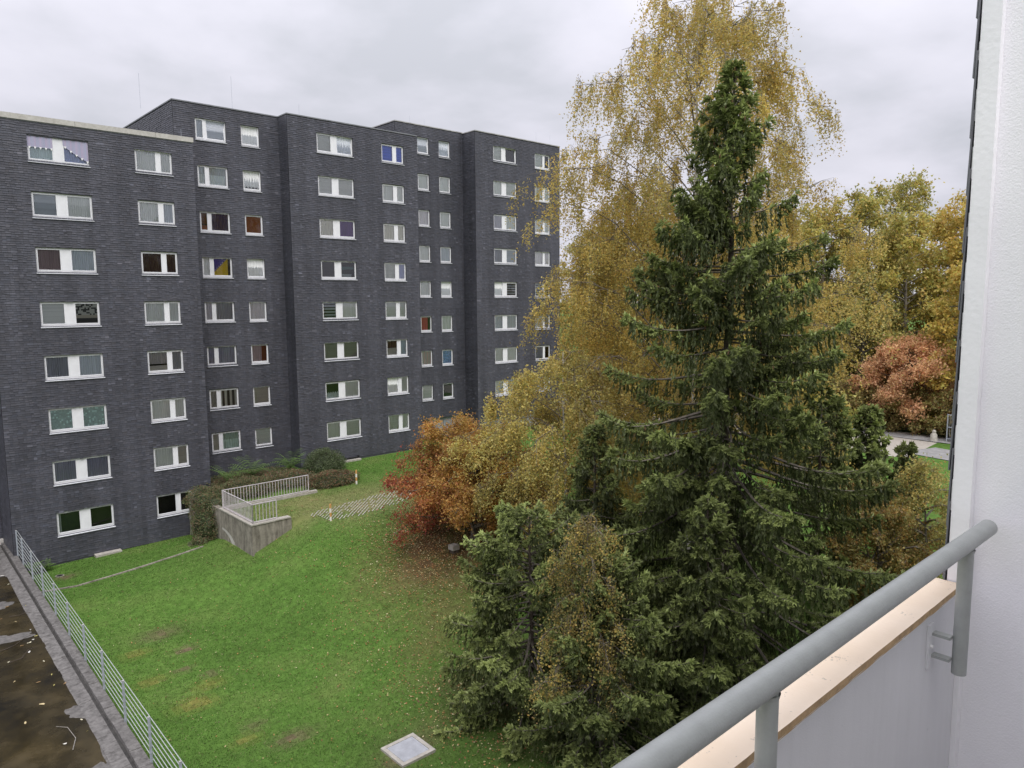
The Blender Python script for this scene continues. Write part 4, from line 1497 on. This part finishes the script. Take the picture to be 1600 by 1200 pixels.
class G_:
    def __init__(s, c, fn):
        s.col, s.fn = np.array(c), fn

    def __call__(s, P):
        return s.fn(P)


redg = G_((.36, .06, .06), lambda P: np.clip(.12 + ((P[:, 1] - 27.9) * .675 - (P[:, 0] - 21.9) * .737) * .20 + (4.9 - P[:, 2]) * .13 + .22 * wav(P[:, 0], P[:, 1] + P[:, 2], 1.2) + RNG.normal(0, .2, len(P)), 0, .95))
broadleaf((22.25, 27.2), 6.3, 3.8, 'low round tree with red leaves at left turning orange at right', 'tree', 70, [(.50, .25, .07), (.56, .35, .09), (.40, .15, .07), (.32, .25, .09), (.60, .42, .12)], [4, 5, 1.6, 1.2, 4], nsub=13, ntw=9, nleaf=15, ls=.092, droop=.2, twl=.6,
          prof=lambda f: np.interp(f, [0, .12, .4, .7, 1], [.75, 1.0, 1.0, .72, .15]), z0=.2, name='red_tree', seed=14, trunk_r=.12, rise=.45, stems=3, grad=redg, lump=.3)

# main spruce
spruce((23.1, 14.0), 21.6, 5.1, 265, 'tall dark green spruce with drooping boughs and brown cones in front of the birch', shoots=92, fing=8, fl=.175, fw=.026, strips=2, prof=lambda f: np.interp(f, [0, .1, .3, .5, .62, .75, .86, .95, 1], [.92, 1.0, .92, .76,   .60, .40, .21, .07, .01]), cones=130, gappy=.22, seed=21, front=math.radians(200))
# spruces at lower left
spruce((16.1, 16.8), 6.8, 2.55, 112, 'shorter full spruce at the edge of the lawn, lowest left of the group', shoots=76, fing=6, fl=.15, fw=.022, prof=lambda f: np.interp(f, [0, .15, .5, .8, 1], [.85, 1, .92, .62, .1]), z0=.03, strips=2, seed=22, dark=1.05)
spruce((15.9, 13.4), 6.3, 2.4, 105, 'shorter spruce beside the balcony rail, in front of the tall spruce trunk', shoots=74, fing=6, fl=.14, fw=.021, prof=lambda f: np.interp(f, [0, .15, .5, .8, 1], [.85, 1, .85, .5, .08]), z0=.03, strips=2, seed=23)
spruce((19.6, 12.4), 7.6, 2.6, 80, 'mid height spruce right of the shorter ones, under the tall spruce boughs', shoots=54, fing=8, fl=.16, fw=.022, z0=.03, strips=2, seed=24, dark=.95)
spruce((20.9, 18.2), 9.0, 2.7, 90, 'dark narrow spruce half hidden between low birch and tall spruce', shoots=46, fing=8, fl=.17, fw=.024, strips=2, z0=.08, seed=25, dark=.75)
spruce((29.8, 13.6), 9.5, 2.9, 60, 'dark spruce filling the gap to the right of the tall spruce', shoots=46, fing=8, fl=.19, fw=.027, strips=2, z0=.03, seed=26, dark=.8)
# small golden broadleaf in front of the spruces
broadleaf((15.4, 13.6), 8.0, 1.65, 'slender young birch with ochre leaves caught between the spruces', 'birch', 44, [GOLD, OCHRE, OLIVE, BRN, GRN], [2.5, 2.0, 3, 1.5, 3], nsub=8, ntw=6, nleaf=12, ls=.058, droop=.95, twl=.9, prof=lambda f: np.interp(f, [0, .4, .7, 1], [.4, 1, .8, .3]), z0=.35, bark='bark_grey', name='birch_tree', seed=15, trunk_r=.04, limbr=.014, lump=.5, tri=False)
# shrubs right of the spruce
broadleaf((31.0, 11.6), 5.9, 2.3, 'bushy tree with ochre brown leaves low at the right of the spruce', 'tree', 44, [OCHRE, BRN, OLIVE, GRN, (.34, .16, .03)], [2.5, 2.5, 3, 2, 1.5], nsub=11, ntw=8, nleaf=12, ls=.09, droop=.4, twl=.6, z0=.08, name='shrub_tree', seed=16, trunk_r=.09, stems=3)
broadleaf((32.6, 10.4), 6.3, 1.9, 'small tree with yellow green leaves next to the balcony wall edge', 'tree', 26, [OLIVE, LIME, OCHRE, GRN], [3, 3, 2, 2], nsub=9, ntw=7, nleaf=11, ls=.09, droop=.5, twl=.6, z0=.25, name='small_tree', seed=17, trunk_r=.07)
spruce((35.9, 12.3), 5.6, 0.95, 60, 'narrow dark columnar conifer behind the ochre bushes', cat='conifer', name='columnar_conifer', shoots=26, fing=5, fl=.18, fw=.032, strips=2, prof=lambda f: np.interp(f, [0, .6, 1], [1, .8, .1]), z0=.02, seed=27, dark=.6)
spruce((44.7, 17.5), 4.7, 1.1, 55, 'small dark green conifer near the pale road', cat='conifer', name='small_conifer', shoots=20, fing=4, fl=.26, fw=.045, strips=2, prof=lambda f: np.interp(f, [0, .6, 1], [1, .8, .1]), z0=.02, seed=28, dark=.9)
spruce((42.6, 18.6), 5.4, 1.2, 55, 'small dark green conifer left of the one by the road', cat='conifer', name='small_conifer', shoots=20, fing=4, fl=.26, fw=.045, strips=2, prof=lambda f: np.interp(f, [0, .6, 1], [1, .8, .1]), z0=.02, seed=29, dark=.9)

# ---- trees of the wood beyond the road
YG, DG, OR, RD = (.44, .39, .09), (.26, .26, .08), (.60, .36, .09), (.66, .36, .20)
P1 = ([YG, LIME, GRN, OCHRE], [4, 1.5, 1.6, 1.8])
P2 = ([YG, GRN, OCHRE, OLIVE], [3.2, 1.8, 1.4, 3])
P3 = ([GOLD, OR, YG, OCHRE], [3, 1.6, 4, 1.4])
wood = [  # x, y, H, R, palette, label
    (76.6, 22.2, 20.0, 5.0, P3, 'orange tinged oak at the right end of the wood beside the wall edge'),
    (72.0, 25.6, 18.8, 4.8, P1, 'yellow green tree in the wood left of the orange tinged one'),
    (75.5, 30.4, 22.2, 5.4, P2, 'tall olive green tree above the pink orange tree'),
    (70.3, 32.5, 20.5, 5.2, P1, 'broad yellow green tree second right of the spruce top'),
    (73.2, 37.2, 20.8, 5.4, P2, 'green tree of the wood just right of the spruce'),
    (67.2, 40.2, 20.5, 5.4, P1, 'yellow green tree of the wood behind the spruce'),
    (69.0, 45.8, 20.6, 5.4, P3, 'golden tree of the wood behind the birch'),
    (63.2, 49.0, 19.6, 5.2, P2, 'olive tree of the wood left behind the birch'),
    (63.5, 55.0, 19.4, 5.2, P1, 'yellow green tree of the wood nearest the building end'),
    (83.0, 29.5, 24.0, 5.6, P2, 'dark green tree rising at the back of the wood'),
    (81.5, 24.0, 21.5, 5.2, P3, 'golden brown tree at the back right of the wood'),
    (66.6, 18.2, 14.5, 3.8, P3, 'golden tree in front of the wood by the wall edge'),
    (68.0, 27.6, 13.5, 3.8, P2, 'lower green tree behind the pink orange one'),
    (66.2, 34.0, 12.5, 3.8, P1, 'low yellow green tree at the edge of the wood'),
    (66.4, 38.5, 9.5, 3.8, P3, 'low golden tree seen through the gap left of the spruce'),
    (64.0, 43.5, 9.5, 4.0, P2, 'low olive tree at the foot of the wood behind the birch'),
    (60.5, 48.5, 9.5, 4.0, P1, 'low yellow green tree beyond the birch near the building'),
    (52.5, 37.0, 9.0, 3.6, P3, 'small golden tree standing before the road behind the birch'),
    (45.0, 22.5, 7.5, 3.2, P1, 'small yellow green tree in the grass right behind the spruce'),
]
for i, (x, y, H, R, (pal, w_), lab) in enumerate(wood):
    broadleaf((x, y), H, R, lab, 'tree', 40, pal, w_, nsub=12, ntw=8, nleaf=8 if i < 10 else 5, ls=.245, droop=.3, twl=1.0, z0=.08, name='woodland_tree', seed=40 + i, trunk_r=.28, rise=.6, lump=.28, tri=True, limbr=.09,
              prof=lambda f: np.interp(f, [0, .15, .45, .75, 1], [.55, .85, 1.0, .82, .25]))
broadleaf((65.6, 22.7), 7.6, 4.4, 'pinkish orange round tree beside the pale road', 'tree', 46, [RD, (.72, .46, .24), (.56, .30, .17), (.56, .44, .17)], [4, 3, 2, 1], nsub=14, ntw=8, nleaf=10, ls=.17, droop=.2, twl=.7, z0=.22, name='orange_tree', seed=60, trunk_r=.14, lump=.3,
          prof=lambda f: np.interp(f, [0, .2, .5, .8, 1], [.7, 1, 1, .75, .2]))
for i, (x, y, H, R, lab) in enumerate([(64.5, 15.0, 3.6, 2.6, 'brown green hedge bush at the right end of the hedge by the road'), (64.9, 18.3, 3.9, 2.6, 'brown green hedge bush behind the white mesh fence panel'), (65.3, 21.6, 4.2, 2.6, 'brown green hedge bush below the pinkish tree'), (65.6, 25.2, 3.9, 2.7, 'brown green hedge bush left of the pinkish tree'), (65.8, 29.0, 4.2, 2.8, 'hedge bush glimpsed behind the spruce boughs')]):
    broadleaf((x, y), H, R, lab, 'hedge', 34, [OLIVE, BRN, DG, (.22, .09, .03)], [3, 3, 3, 1.5], nsub=12, ntw=7, nleaf=7, ls=.17, droop=.2, twl=.5, z0=.06, name='hedge_bush', seed=70 + i, trunk_r=.06, stems=3, prof=lambda f: np.interp(f, [0, .3, .8, 1], [1, 1, .85, .4]))

# temporary mesh fence panel, pale boulder, low garden wall
tf = empty('site_fence', (62.2, 17.6, 3), 'upright galvanised site fence panel standing beside the road', 'fence')
for yy in (18.6, 16.9, 15.2):
    child(MB().tube([(62.2, yy, 2.9), (62.2, yy, 5.1)], .035, 6), 'post', M['galv'], tf)
for zz in (3.2, 4.1, 5.05):
    child(MB().tube([(62.2, 18.6, zz), (62.2, 15.2, zz)], .025, 5), 'rail', M['galv'], tf)
m = MB()
for yy in np.arange(15.3, 18.6, .12):
    m.box(62.19, 62.21, yy - .006, yy + .006, 3.2, 5.05)
child(m, 'wires', M['galv'], tf, kind='stuff')
hy = empty('hydrant', (61.9, 19.4, 2.96), 'small pale stone bollard on the road edge near the site fence', 'bollard')
m = MB().tube([(61.9, 19.4, 2.95), (61.9, 19.4, 3.1), (61.9, 19.4, 3.45), (61.9, 19.4, 3.6)], [.3, .27, .24, .12], 10)
child(m, 'shaft', M['concrete_light'], hy, smooth=True)
m = MB().tube([(61.9, 19.4, 3.6), (61.9, 19.4, 3.72), (61.9, 19.4, 3.82)], [.13, .16, .06], 10)
child(m, 'head', M['concrete_light'], hy, smooth=True)
gw = empty('garden_wall', (39.2, 12.3, 1.8), 'low dark timber edging board across the grass at the far right', 'wall')
for k in range(4):
    ya = 13.8 - k * 1.05
    zz = float(ground(39.2, ya))
    child(MB().box(39.15 - k * .5, 39.22 - k * .5, ya - 1.04, ya, zz - .2, zz + .42).add([(0, 0, 0)] * 3, [(0, 1, 2)]) if False else MB().add(
        [(39.9 - k * .55, ya, zz - .3), (39.35 - k * .55, ya - 1.04, zz - .3), (39.35 - k * .55, ya - 1.04, zz + .42), (39.9 - k * .55, ya, zz + .42),
         (39.98 - k * .55, ya, zz - .3), (39.43 - k * .55, ya - 1.04, zz - .3), (39.43 - k * .55, ya - 1.04, zz + .42), (39.98 - k * .55, ya, zz + .42)],
        [(0, 1, 2, 3), (4, 7, 6, 5), (3, 2, 6, 7), (1, 5, 6, 2), (0, 3, 7, 4)]), 'board', M['timber'], gw)


# ------------------------------------------------------------------ planting on the terrace slope
def mound(c, r3, n, pal, wts, label, name='shrub', seed=1, ls=.06, cat='shrub', hang=0.0):
    global RNG
    RNG = np.random.default_rng(seed)
    c = np.array(c, float)
    t = empty(name, tuple(c), label, cat)
    lf, br = MB(), MB()
    v = unit(RNG.normal(0, 1, (n, 3)))
    v[:, 2] = np.where(v[:, 2] < -.2 - hang, -v[:, 2], v[:, 2])
    k = 1 + .20 * wav(v[:, 0] * 3 + seed, v[:, 1] * 3 + v[:, 2] * 2, 1.3)
    rr = RNG.uniform(.80, 1.04, n) * k
    P = c + v * np.array(r3) * rr[:, None]
    col = palette(n, pal, wts) * (0.8 + .35 * (0.5 + .5 * wav(P[:, 0], P[:, 1] + P[:, 2], 2.2)))[:, None]
    add_leaves(lf, P, ls * RNG.uniform(.7, 1.4, n), col, tri=False)
    # core so that one cannot look through it, plus arching stems
    nc = 90
    vv = unit(RNG.normal(0, 1, (nc, 3)))
    for a in vv:
        a[2] = abs(a[2])
        s_ = np.linspace(0, 1, 4)
        br.tube(c + np.stack([a[0] * r3[0] * s_, a[1] * r3[1] * s_, a[2] * r3[2] * s_ ** .7], 1) * .95, .012, 3, cap=False)
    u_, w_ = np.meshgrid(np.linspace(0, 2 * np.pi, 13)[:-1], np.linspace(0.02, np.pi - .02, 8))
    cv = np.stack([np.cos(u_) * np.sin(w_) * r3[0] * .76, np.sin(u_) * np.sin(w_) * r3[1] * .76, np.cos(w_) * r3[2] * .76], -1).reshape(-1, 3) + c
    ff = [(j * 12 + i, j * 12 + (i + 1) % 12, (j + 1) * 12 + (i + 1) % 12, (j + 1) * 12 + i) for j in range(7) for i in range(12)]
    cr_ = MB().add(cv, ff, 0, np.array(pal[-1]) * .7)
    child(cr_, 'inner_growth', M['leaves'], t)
    child(br, 'stems', M['bark_grey'], t, kind='stuff')
    child(lf, 'foliage', M['leaves'], t, kind='stuff')
    return t


CB, CG, CD, CR = (.27, .19, .11), (.19, .23, .10), (.10, .13, .06), (.32, .15, .10)
mound((14.75, 41.4, 2.9), (1.15, 2.0, .75), 6000, [CB, CG, CD], [3, 3, 2], 'brown green creeping shrub on top of the wall against the building', seed=81, cat='shrub', hang=.5)
mound((14.1, 40.7, 1.75), (.6, 1.5, 1.35), 6000, [CB, CG, CD], [2.5, 3, 2.5], 'creeping shrub hanging down the end of the retaining wall', seed=82, hang=.8)
mound((13.6, 39.9, .65), (.75, 1.15, .75), 5000, [CG, CB, CD], [3, 2, 2], 'low shrub mound at the foot of the retaining wall', seed=83, hang=.6)
mound((16.9, 41.5, 3.0), (1.7, 1.5, .85), 8000, [CB, CG, CD], [3, 2.5, 2], 'low brown green shrub behind the left half of the railing', seed=84)
mound((19.6, 41.9, 3.0), (1.9, 1.5, .75), 6000, [CB, CG, CR, CD], [3, 2.5, 1, 2], 'brown spreading shrub behind the right half of the railing', seed=85)
mound((22.9, 43.4, 3.05), (1.5, 1.2, 1.4), 8000, [(.13, .17, .08), (.18, .22, .11), CD], [3, 2, 2], 'tall rounded dark green bush against the building corner', seed=86, ls=.055)
mound((21.5, 39.9, 2.95), (1.75, .95, .85), 8000, [CB, CR, CG, CD], [3, 1.5, 2, 2], 'reddish brown rounded shrub right of the railing end', seed=87)
mound((18.1, 44.5, 3.0), (3.7, 1.6, .45), 6000, [CG, CD, CB], [3, 2, 2], 'dark ground shrub under the ferns along the wall', seed=88)


def fern(c, r, n, label, seed):
    global RNG
    RNG = np.random.default_rng(seed)
    t = empty('fern', tuple(c), label, 'fern', 'ferns below the recessed section')
    for i in range(n):
        a = 2 * math.pi * i / n + RNG.uniform(-.2, .2)
        L = r * RNG.uniform(.75, 1.15)
        m = MB()
        s = np.linspace(0, 1, 11)
        up = RNG.uniform(1.0, 1.9)
        px_ = L * s
        pz_ = L * (up * s - .85 * s ** 2)
        d, sd = np.array([math.cos(a), math.sin(a), 0]), np.array([-math.sin(a), math.cos(a), 0])
        P = d * px_[:, None] + np.array([0, 0, 1.0]) * pz_[:, None]
        m.tube(P, np.interp(s, [0, 1], [.008, .002]), 3, cap=False)
        for k in range(1, 11):
            w_ = L * .30 * math.sin(math.pi * min(1, s[k] * .9 + .12)) + .02
            for sg in (-1, 1):
                e = P[k] + sd * sg * w_ + d * w_ * .35 + np.array([0, 0, -.12 * w_])
                m.add([P[k] - d * .035, e, P[k] + d * .035], [(0, 1, 2)], 0, np.array((.17, .27, .08)) * RNG.uniform(.8, 1.25))
        m.v = [v for v in m.v]
        for q in range(len(m.f)):
            if m.f[q][2] is None:
                m.f[q] = (m.f[q][0], 0, np.tile([.08, .12, .04], (len(m.f[q][0]), 1)))
        m.build('frond', M['leaves'], t)


fern((16.6, 43.3, 3.3), 1.15, 15, 'bright fern at the left under the narrow windows', 91)
fern((18.2, 43.7, 3.4), 1.4, 17, 'largest fern in the middle of the bed by the building', 92)
fern((20.7, 43.7, 3.45), 1.3, 17, 'fern just left of the rounded green bush', 93)
fern((6.35, 43.1, .55), .5, 11, 'small fern at the far end of the mesh fence', 94)
fern((6.9, 43.3, .4), .45, 10, 'small green plant right of the fence end at the wall foot', 95)

# ------------------------------------------------------------------ grass and leaves
RNG = np.random.default_rng(101)


def keep_ground(x, y):
    k = ~((x > 5.75 - (44 - y) * .0158) == False)
    k &= ~((x > 11.2) & (x < 12.5) & (y > 17.15) & (y < 18.45))
    k &= ~((x > 14.3) & (x < 14.75) & (y > 34.8)) & ~((x > 14.3) & (x < 16.6) & (y > 34.8) & (y < 35.2))
    k &= ~((x < 15.7) & (y > 43.9)) & ~((x > 14.6) & (y > 39.3) & (x < 22.3)) & ~((x > 22) & (y > 45.2))
    return k


n = 190000
# denser nearer the camera
u = RNG.random(n) ** 1.35
y = 13 + u * 32
x = 5.6 + RNG.random(n) * np.interp(y, [13, 30, 45], [11, 16, 26])
k = keep_ground(x, y)
x, y = x[k], y[k]
z = ground(x, y)
c = lawn_color(x, y)
bare = np.clip((c[:, 0] - c[:, 1] * .86) * 16, 0, .92)
k = RNG.random(len(x)) > bare
x, y, z, c = x[k], y[k], z[k], c[k]
n = len(x)
clump = .5 + .5 * wav(x * 2.2, y * 2.2, 2.4, 3.0)
h = RNG.uniform(.02, .06, n) * (.7 + .5 * clump)
a = RNG.uniform(0, 2 * np.pi, n)
w = np.interp(y, [15, 45], [.010, .019]) * RNG.uniform(.8, 1.3, n)
lean_ = RNG.normal(0, .035, (n, 2)) + np.array([.012, -.01])
B = np.stack([x, y, z - .004], 1)
S = np.stack([np.cos(a) * w, np.sin(a) * w, np.zeros(n)], 1)
T = np.stack([x + lean_[:, 0], y + lean_[:, 1], z + h], 1)
dry = (RNG.random((n, 1)) < .05 + .09 * clump[:, None])
c = np.where(dry, np.array([[.22, .20, .11]]), c)
c = c * 1.12 * RNG.uniform(.6, 1.5, (n, 1)) * (.85 + .3 * clump[:, None]) * np.array([1.0, 1.04, .95])
gm = MB().add(np.stack([B + S, B - S, T], 1).reshape(-1, 3), np.arange(n * 3).reshape(n, 3), 0, c)
tag(gm.build('lawn_grass', M['grass']), 'short green grass covering the sloping lawn', 'grass', kind='stuff')

# fallen leaves
LP, LN = [], 0
for (cx_, cy_, sx, sy, n) in [(20.4, 27.2, 1.9, 1.7, 5200), (22.5, 29.5, 2.8, 2.2, 3800), (18.2, 24.0, 2.6, 3.0, 1500), (15.8, 21.5, 1.6, 3.4, 800), (14.5, 18.3, 1.3, 2.0, 600), (17, 28, 4.5, 4.0, 700), (12.5, 24, 3.5, 6, 260), (18, 36, 3.2, 1.4, 300), (19, 16, 4, 3, 2600), (8, 27, 2, 8, 60)]:
    LP.append(np.stack([RNG.normal(cx_, sx, n), RNG.normal(cy_, sy, n)], 1))
LP = np.concatenate(LP)
k = keep_ground(LP[:, 0], LP[:, 1])
LP = LP[k]
P3_ = np.concatenate([LP, (ground(LP[:, 0], LP[:, 1]) + RNG.uniform(.02, .06, len(LP)))[:, None]], 1)
lm = MB()
near_red = np.exp(-((LP[:, 0] - 21) ** 2 + (LP[:, 1] - 28) ** 2) / 14)
cc = palette(len(LP), [(.42, .33, .16), (.36, .20, .07), (.30, .12, .05), (.5, .45, .26), (.16, .09, .045)], [2.5, 3, 2, 1.2, 3])
n = len(P3_)
a = RNG.uniform(0, 6.28, n)
s = RNG.uniform(.020, .040, n)
d1 = np.stack([np.cos(a) * s, np.sin(a) * s, RNG.normal(0, .3, n) * s], 1)
d2 = np.stack([-np.sin(a) * s * .7, np.cos(a) * s * .7, RNG.normal(0, .3, n) * s], 1)
lm.add(np.stack([P3_ - d1, P3_ + d2, P3_ + d1, P3_ - d2], 1).reshape(-1, 3), np.arange(4 * n).reshape(n, 4), 0, cc)
tag(lm.build('fallen_leaves', M['litter']), 'brown and yellow leaves scattered over the lawn below the trees', 'leaves', kind='stuff')

# ------------------------------------------------------------------ own building with the balcony
RNG = np.random.default_rng(202)
hb = empty('home_building', (3.5, 0, 0.3), 'white rendered side wall and grey parapet of the balcony the view is taken from', 'building')
child(MB().box(3.105, 3.5, -1.6, .8218, 11.9, 15.3), 'side_wall', M['stucco'], hb)
m = MB()
# smooth raised edge strip with a soft arris
xe, ye0, ye1 = 3.063, .822, .885
m.box(xe, 3.5, ye0, ye1, 11.9, 15.3)
child(m, 'edge_strip', M['stucco_smooth'], hb)
child(MB().box(-3.2, 3.060, .84, .95, 11.7, 12.893), 'parapet', M['parapet'], hb)
child(MB().box(2.86, 3.0605, .8375, .8398, 12.4, 12.96), 'parapet_end', M['stucco_smooth'], hb) if False else None
m = MB()
n = 150
xs_ = np.linspace(-3.2, 3.058, n)
lowe = 12.893 + .0 * xs_
yin = .832 + RNG.normal(0, .0003, n)
m.add(np.concatenate([np.stack([xs_, yin, np.full(n, 12.922)], 1), np.stack([xs_, np.full(n, .966), np.full(n, 12.922)], 1)]), [(i, i + 1, n + i + 1, n + i) for i in range(n - 1)], 0)
m.add(np.concatenate([np.stack([xs_, yin, np.full(n, 12.922)], 1), np.stack([xs_, yin + .002, 12.894 + RNG.normal(0, .0006, n)], 1)]), [(i, n + i, n + i + 1, i + 1) for i in range(n - 1)], 1)
m.quad((-3.2, .966, 12.922), (3.058, .966, 12.922), (3.058, .966, 12.894), (-3.2, .966, 12.894), 0)
child(m, 'sill', [M['sill'], M['sill_edge']], hb)
# ragged line of chipped white paint under the sill edge
m = MB()
wv_ = .004 + .004 * np.abs(RNG.normal(0, 1, n)) * (RNG.random(n) < .6)
m.add(np.concatenate([np.stack([xs_, np.full(n, .8335), np.full(n, 12.8985)], 1), np.stack([xs_, np.full(n, .8365), 12.892 - wv_], 1)]), [(i, n + i, n + i + 1, i + 1) for i in range(n - 1)])
child(m, 'paint_edge', M['chip'], hb)
child(MB().box(-3.2, 3.5, -1.6, -.45, 15.303, 15.5), 'shading_ceiling', M['stucco_smooth'], hb)  # unseen slab, its depth cut to set how bright the balcony gets
child(MB().box(-3.2, 3.06, -1.6, .839, 11.7, 11.9), 'floor', M['concrete_light'], hb)
child(MB().box(-3.2, 3.5, -1.85, -1.603, 11.7, 15.5), 'back_wall', M['stucco_smooth'], hb)
child(MB().box(-3.2, 3.06, .0, .90, 0, 11.69), 'lower_wall', M['plaster_dark'], hb)
child(MB().box(3.502, 22, -10, .875, 0, 24), 'outer_wall', M['plaster_dark'], hb)
child(MB().box(3.10, 3.50, .0, .875, 0, 11.895), 'outer_wall', M['plaster_dark'], hb)
z = 11.9
row = 0
while z < 16.2:
    e_ = .205
    for col_ in range(2):
        m = MB()
        x0 = 3.058 + RNG.normal(0, .002) if col_ == 0 else 3.30 + (row % 2) * .06
        x1 = (3.295 + (row % 2) * .06) if col_ == 0 else 3.60
        yb, yt, th = .8945 + RNG.uniform(0, .005), .889, .0042
        m.add([(x0, yb, z), (x1, yb, z), (x1, yt, z + .30), (x0, yt, z + .30), (x0, yb + th, z), (x1, yb + th, z), (x1, yt + th, z + .30), (x0, yt + th, z + .30)],
              [(0, 1, 2, 3), (4, 7, 6, 5), (0, 4, 5, 1), (1, 5, 6, 2), (2, 6, 7, 3), (3, 7, 4, 0)], 0, (.13, .132, .145))
        child(m, 'slate', M['slate'], hb)
    # pale batten showing between slate and plaster
    m = MB().box(3.066, 3.09, .8855, .8885, z + .06, z + .06 + RNG.uniform(.06, .13))
    child(m, 'batten', M['chip'], hb)
    z += e_ + RNG.normal(0, .006)
    row += 1

hr = empty('balcony_railing', (1.4, .755, 12.4), 'thick round grey painted handrail on tubular posts inside the parapet', 'railing')
m = MB()
pts = [(-3.1, .755, 13.163), (0, .755, 13.163), (2.2, .755, 13.163), (3.040, .755, 13.163), (3.046, .755, 13.163)]
m.tube(pts, [.03, .03, .03, .03, .0275], 40)
child(m, 'handrail', M['rail_paint'], hr, smooth=True)
for px_ in (-1.26, .09, 1.447, 2.80):
    m = MB().tube([(px_, .755, 12.69), (px_, .755, 12.9), (px_, .755, 13.15)], .0238, 28)
    child(m, 'post', M['rail_paint'], hr, smooth=True)
    m = MB().tube([(px_, .755, 13.128), (px_, .755, 13.134), (px_, .755, 13.14)], [.0245, .0262, .0275], 28, cap=False)
    child(m, 'weld_seam', M['rail_paint'], hr, smooth=True)
    m = MB().box(px_ - .075, px_ - .03, .8335, .8395, 12.70, 12.86)
    child(m, 'wall_plate', M['parapet'], hr)
    for bz_ in (12.735, 12.815):
        child(MB().box(px_ - .04, px_ - .01, .776, .833, bz_, bz_ + .01), 'bracket', M['rail_paint'], hr)
    m = MB().tube([(px_ - .052, .8333, 12.78), (px_ - .052, .824, 12.78)], .006, 6)
    child(m, 'bolt', M['chip'], hr)
for o in bpy.data.objects:
    if o.type == 'MESH' and o.name.split('.')[0] in ('handrail',):
        md = None
print('TRIS', sum(len(p) * (p.data.loops and 1) for p in []) or sum(len(m_.loops) - 2 * len(m_.polygons) for m_ in {o.data for o in bpy.data.objects if o.type == 'MESH'}))
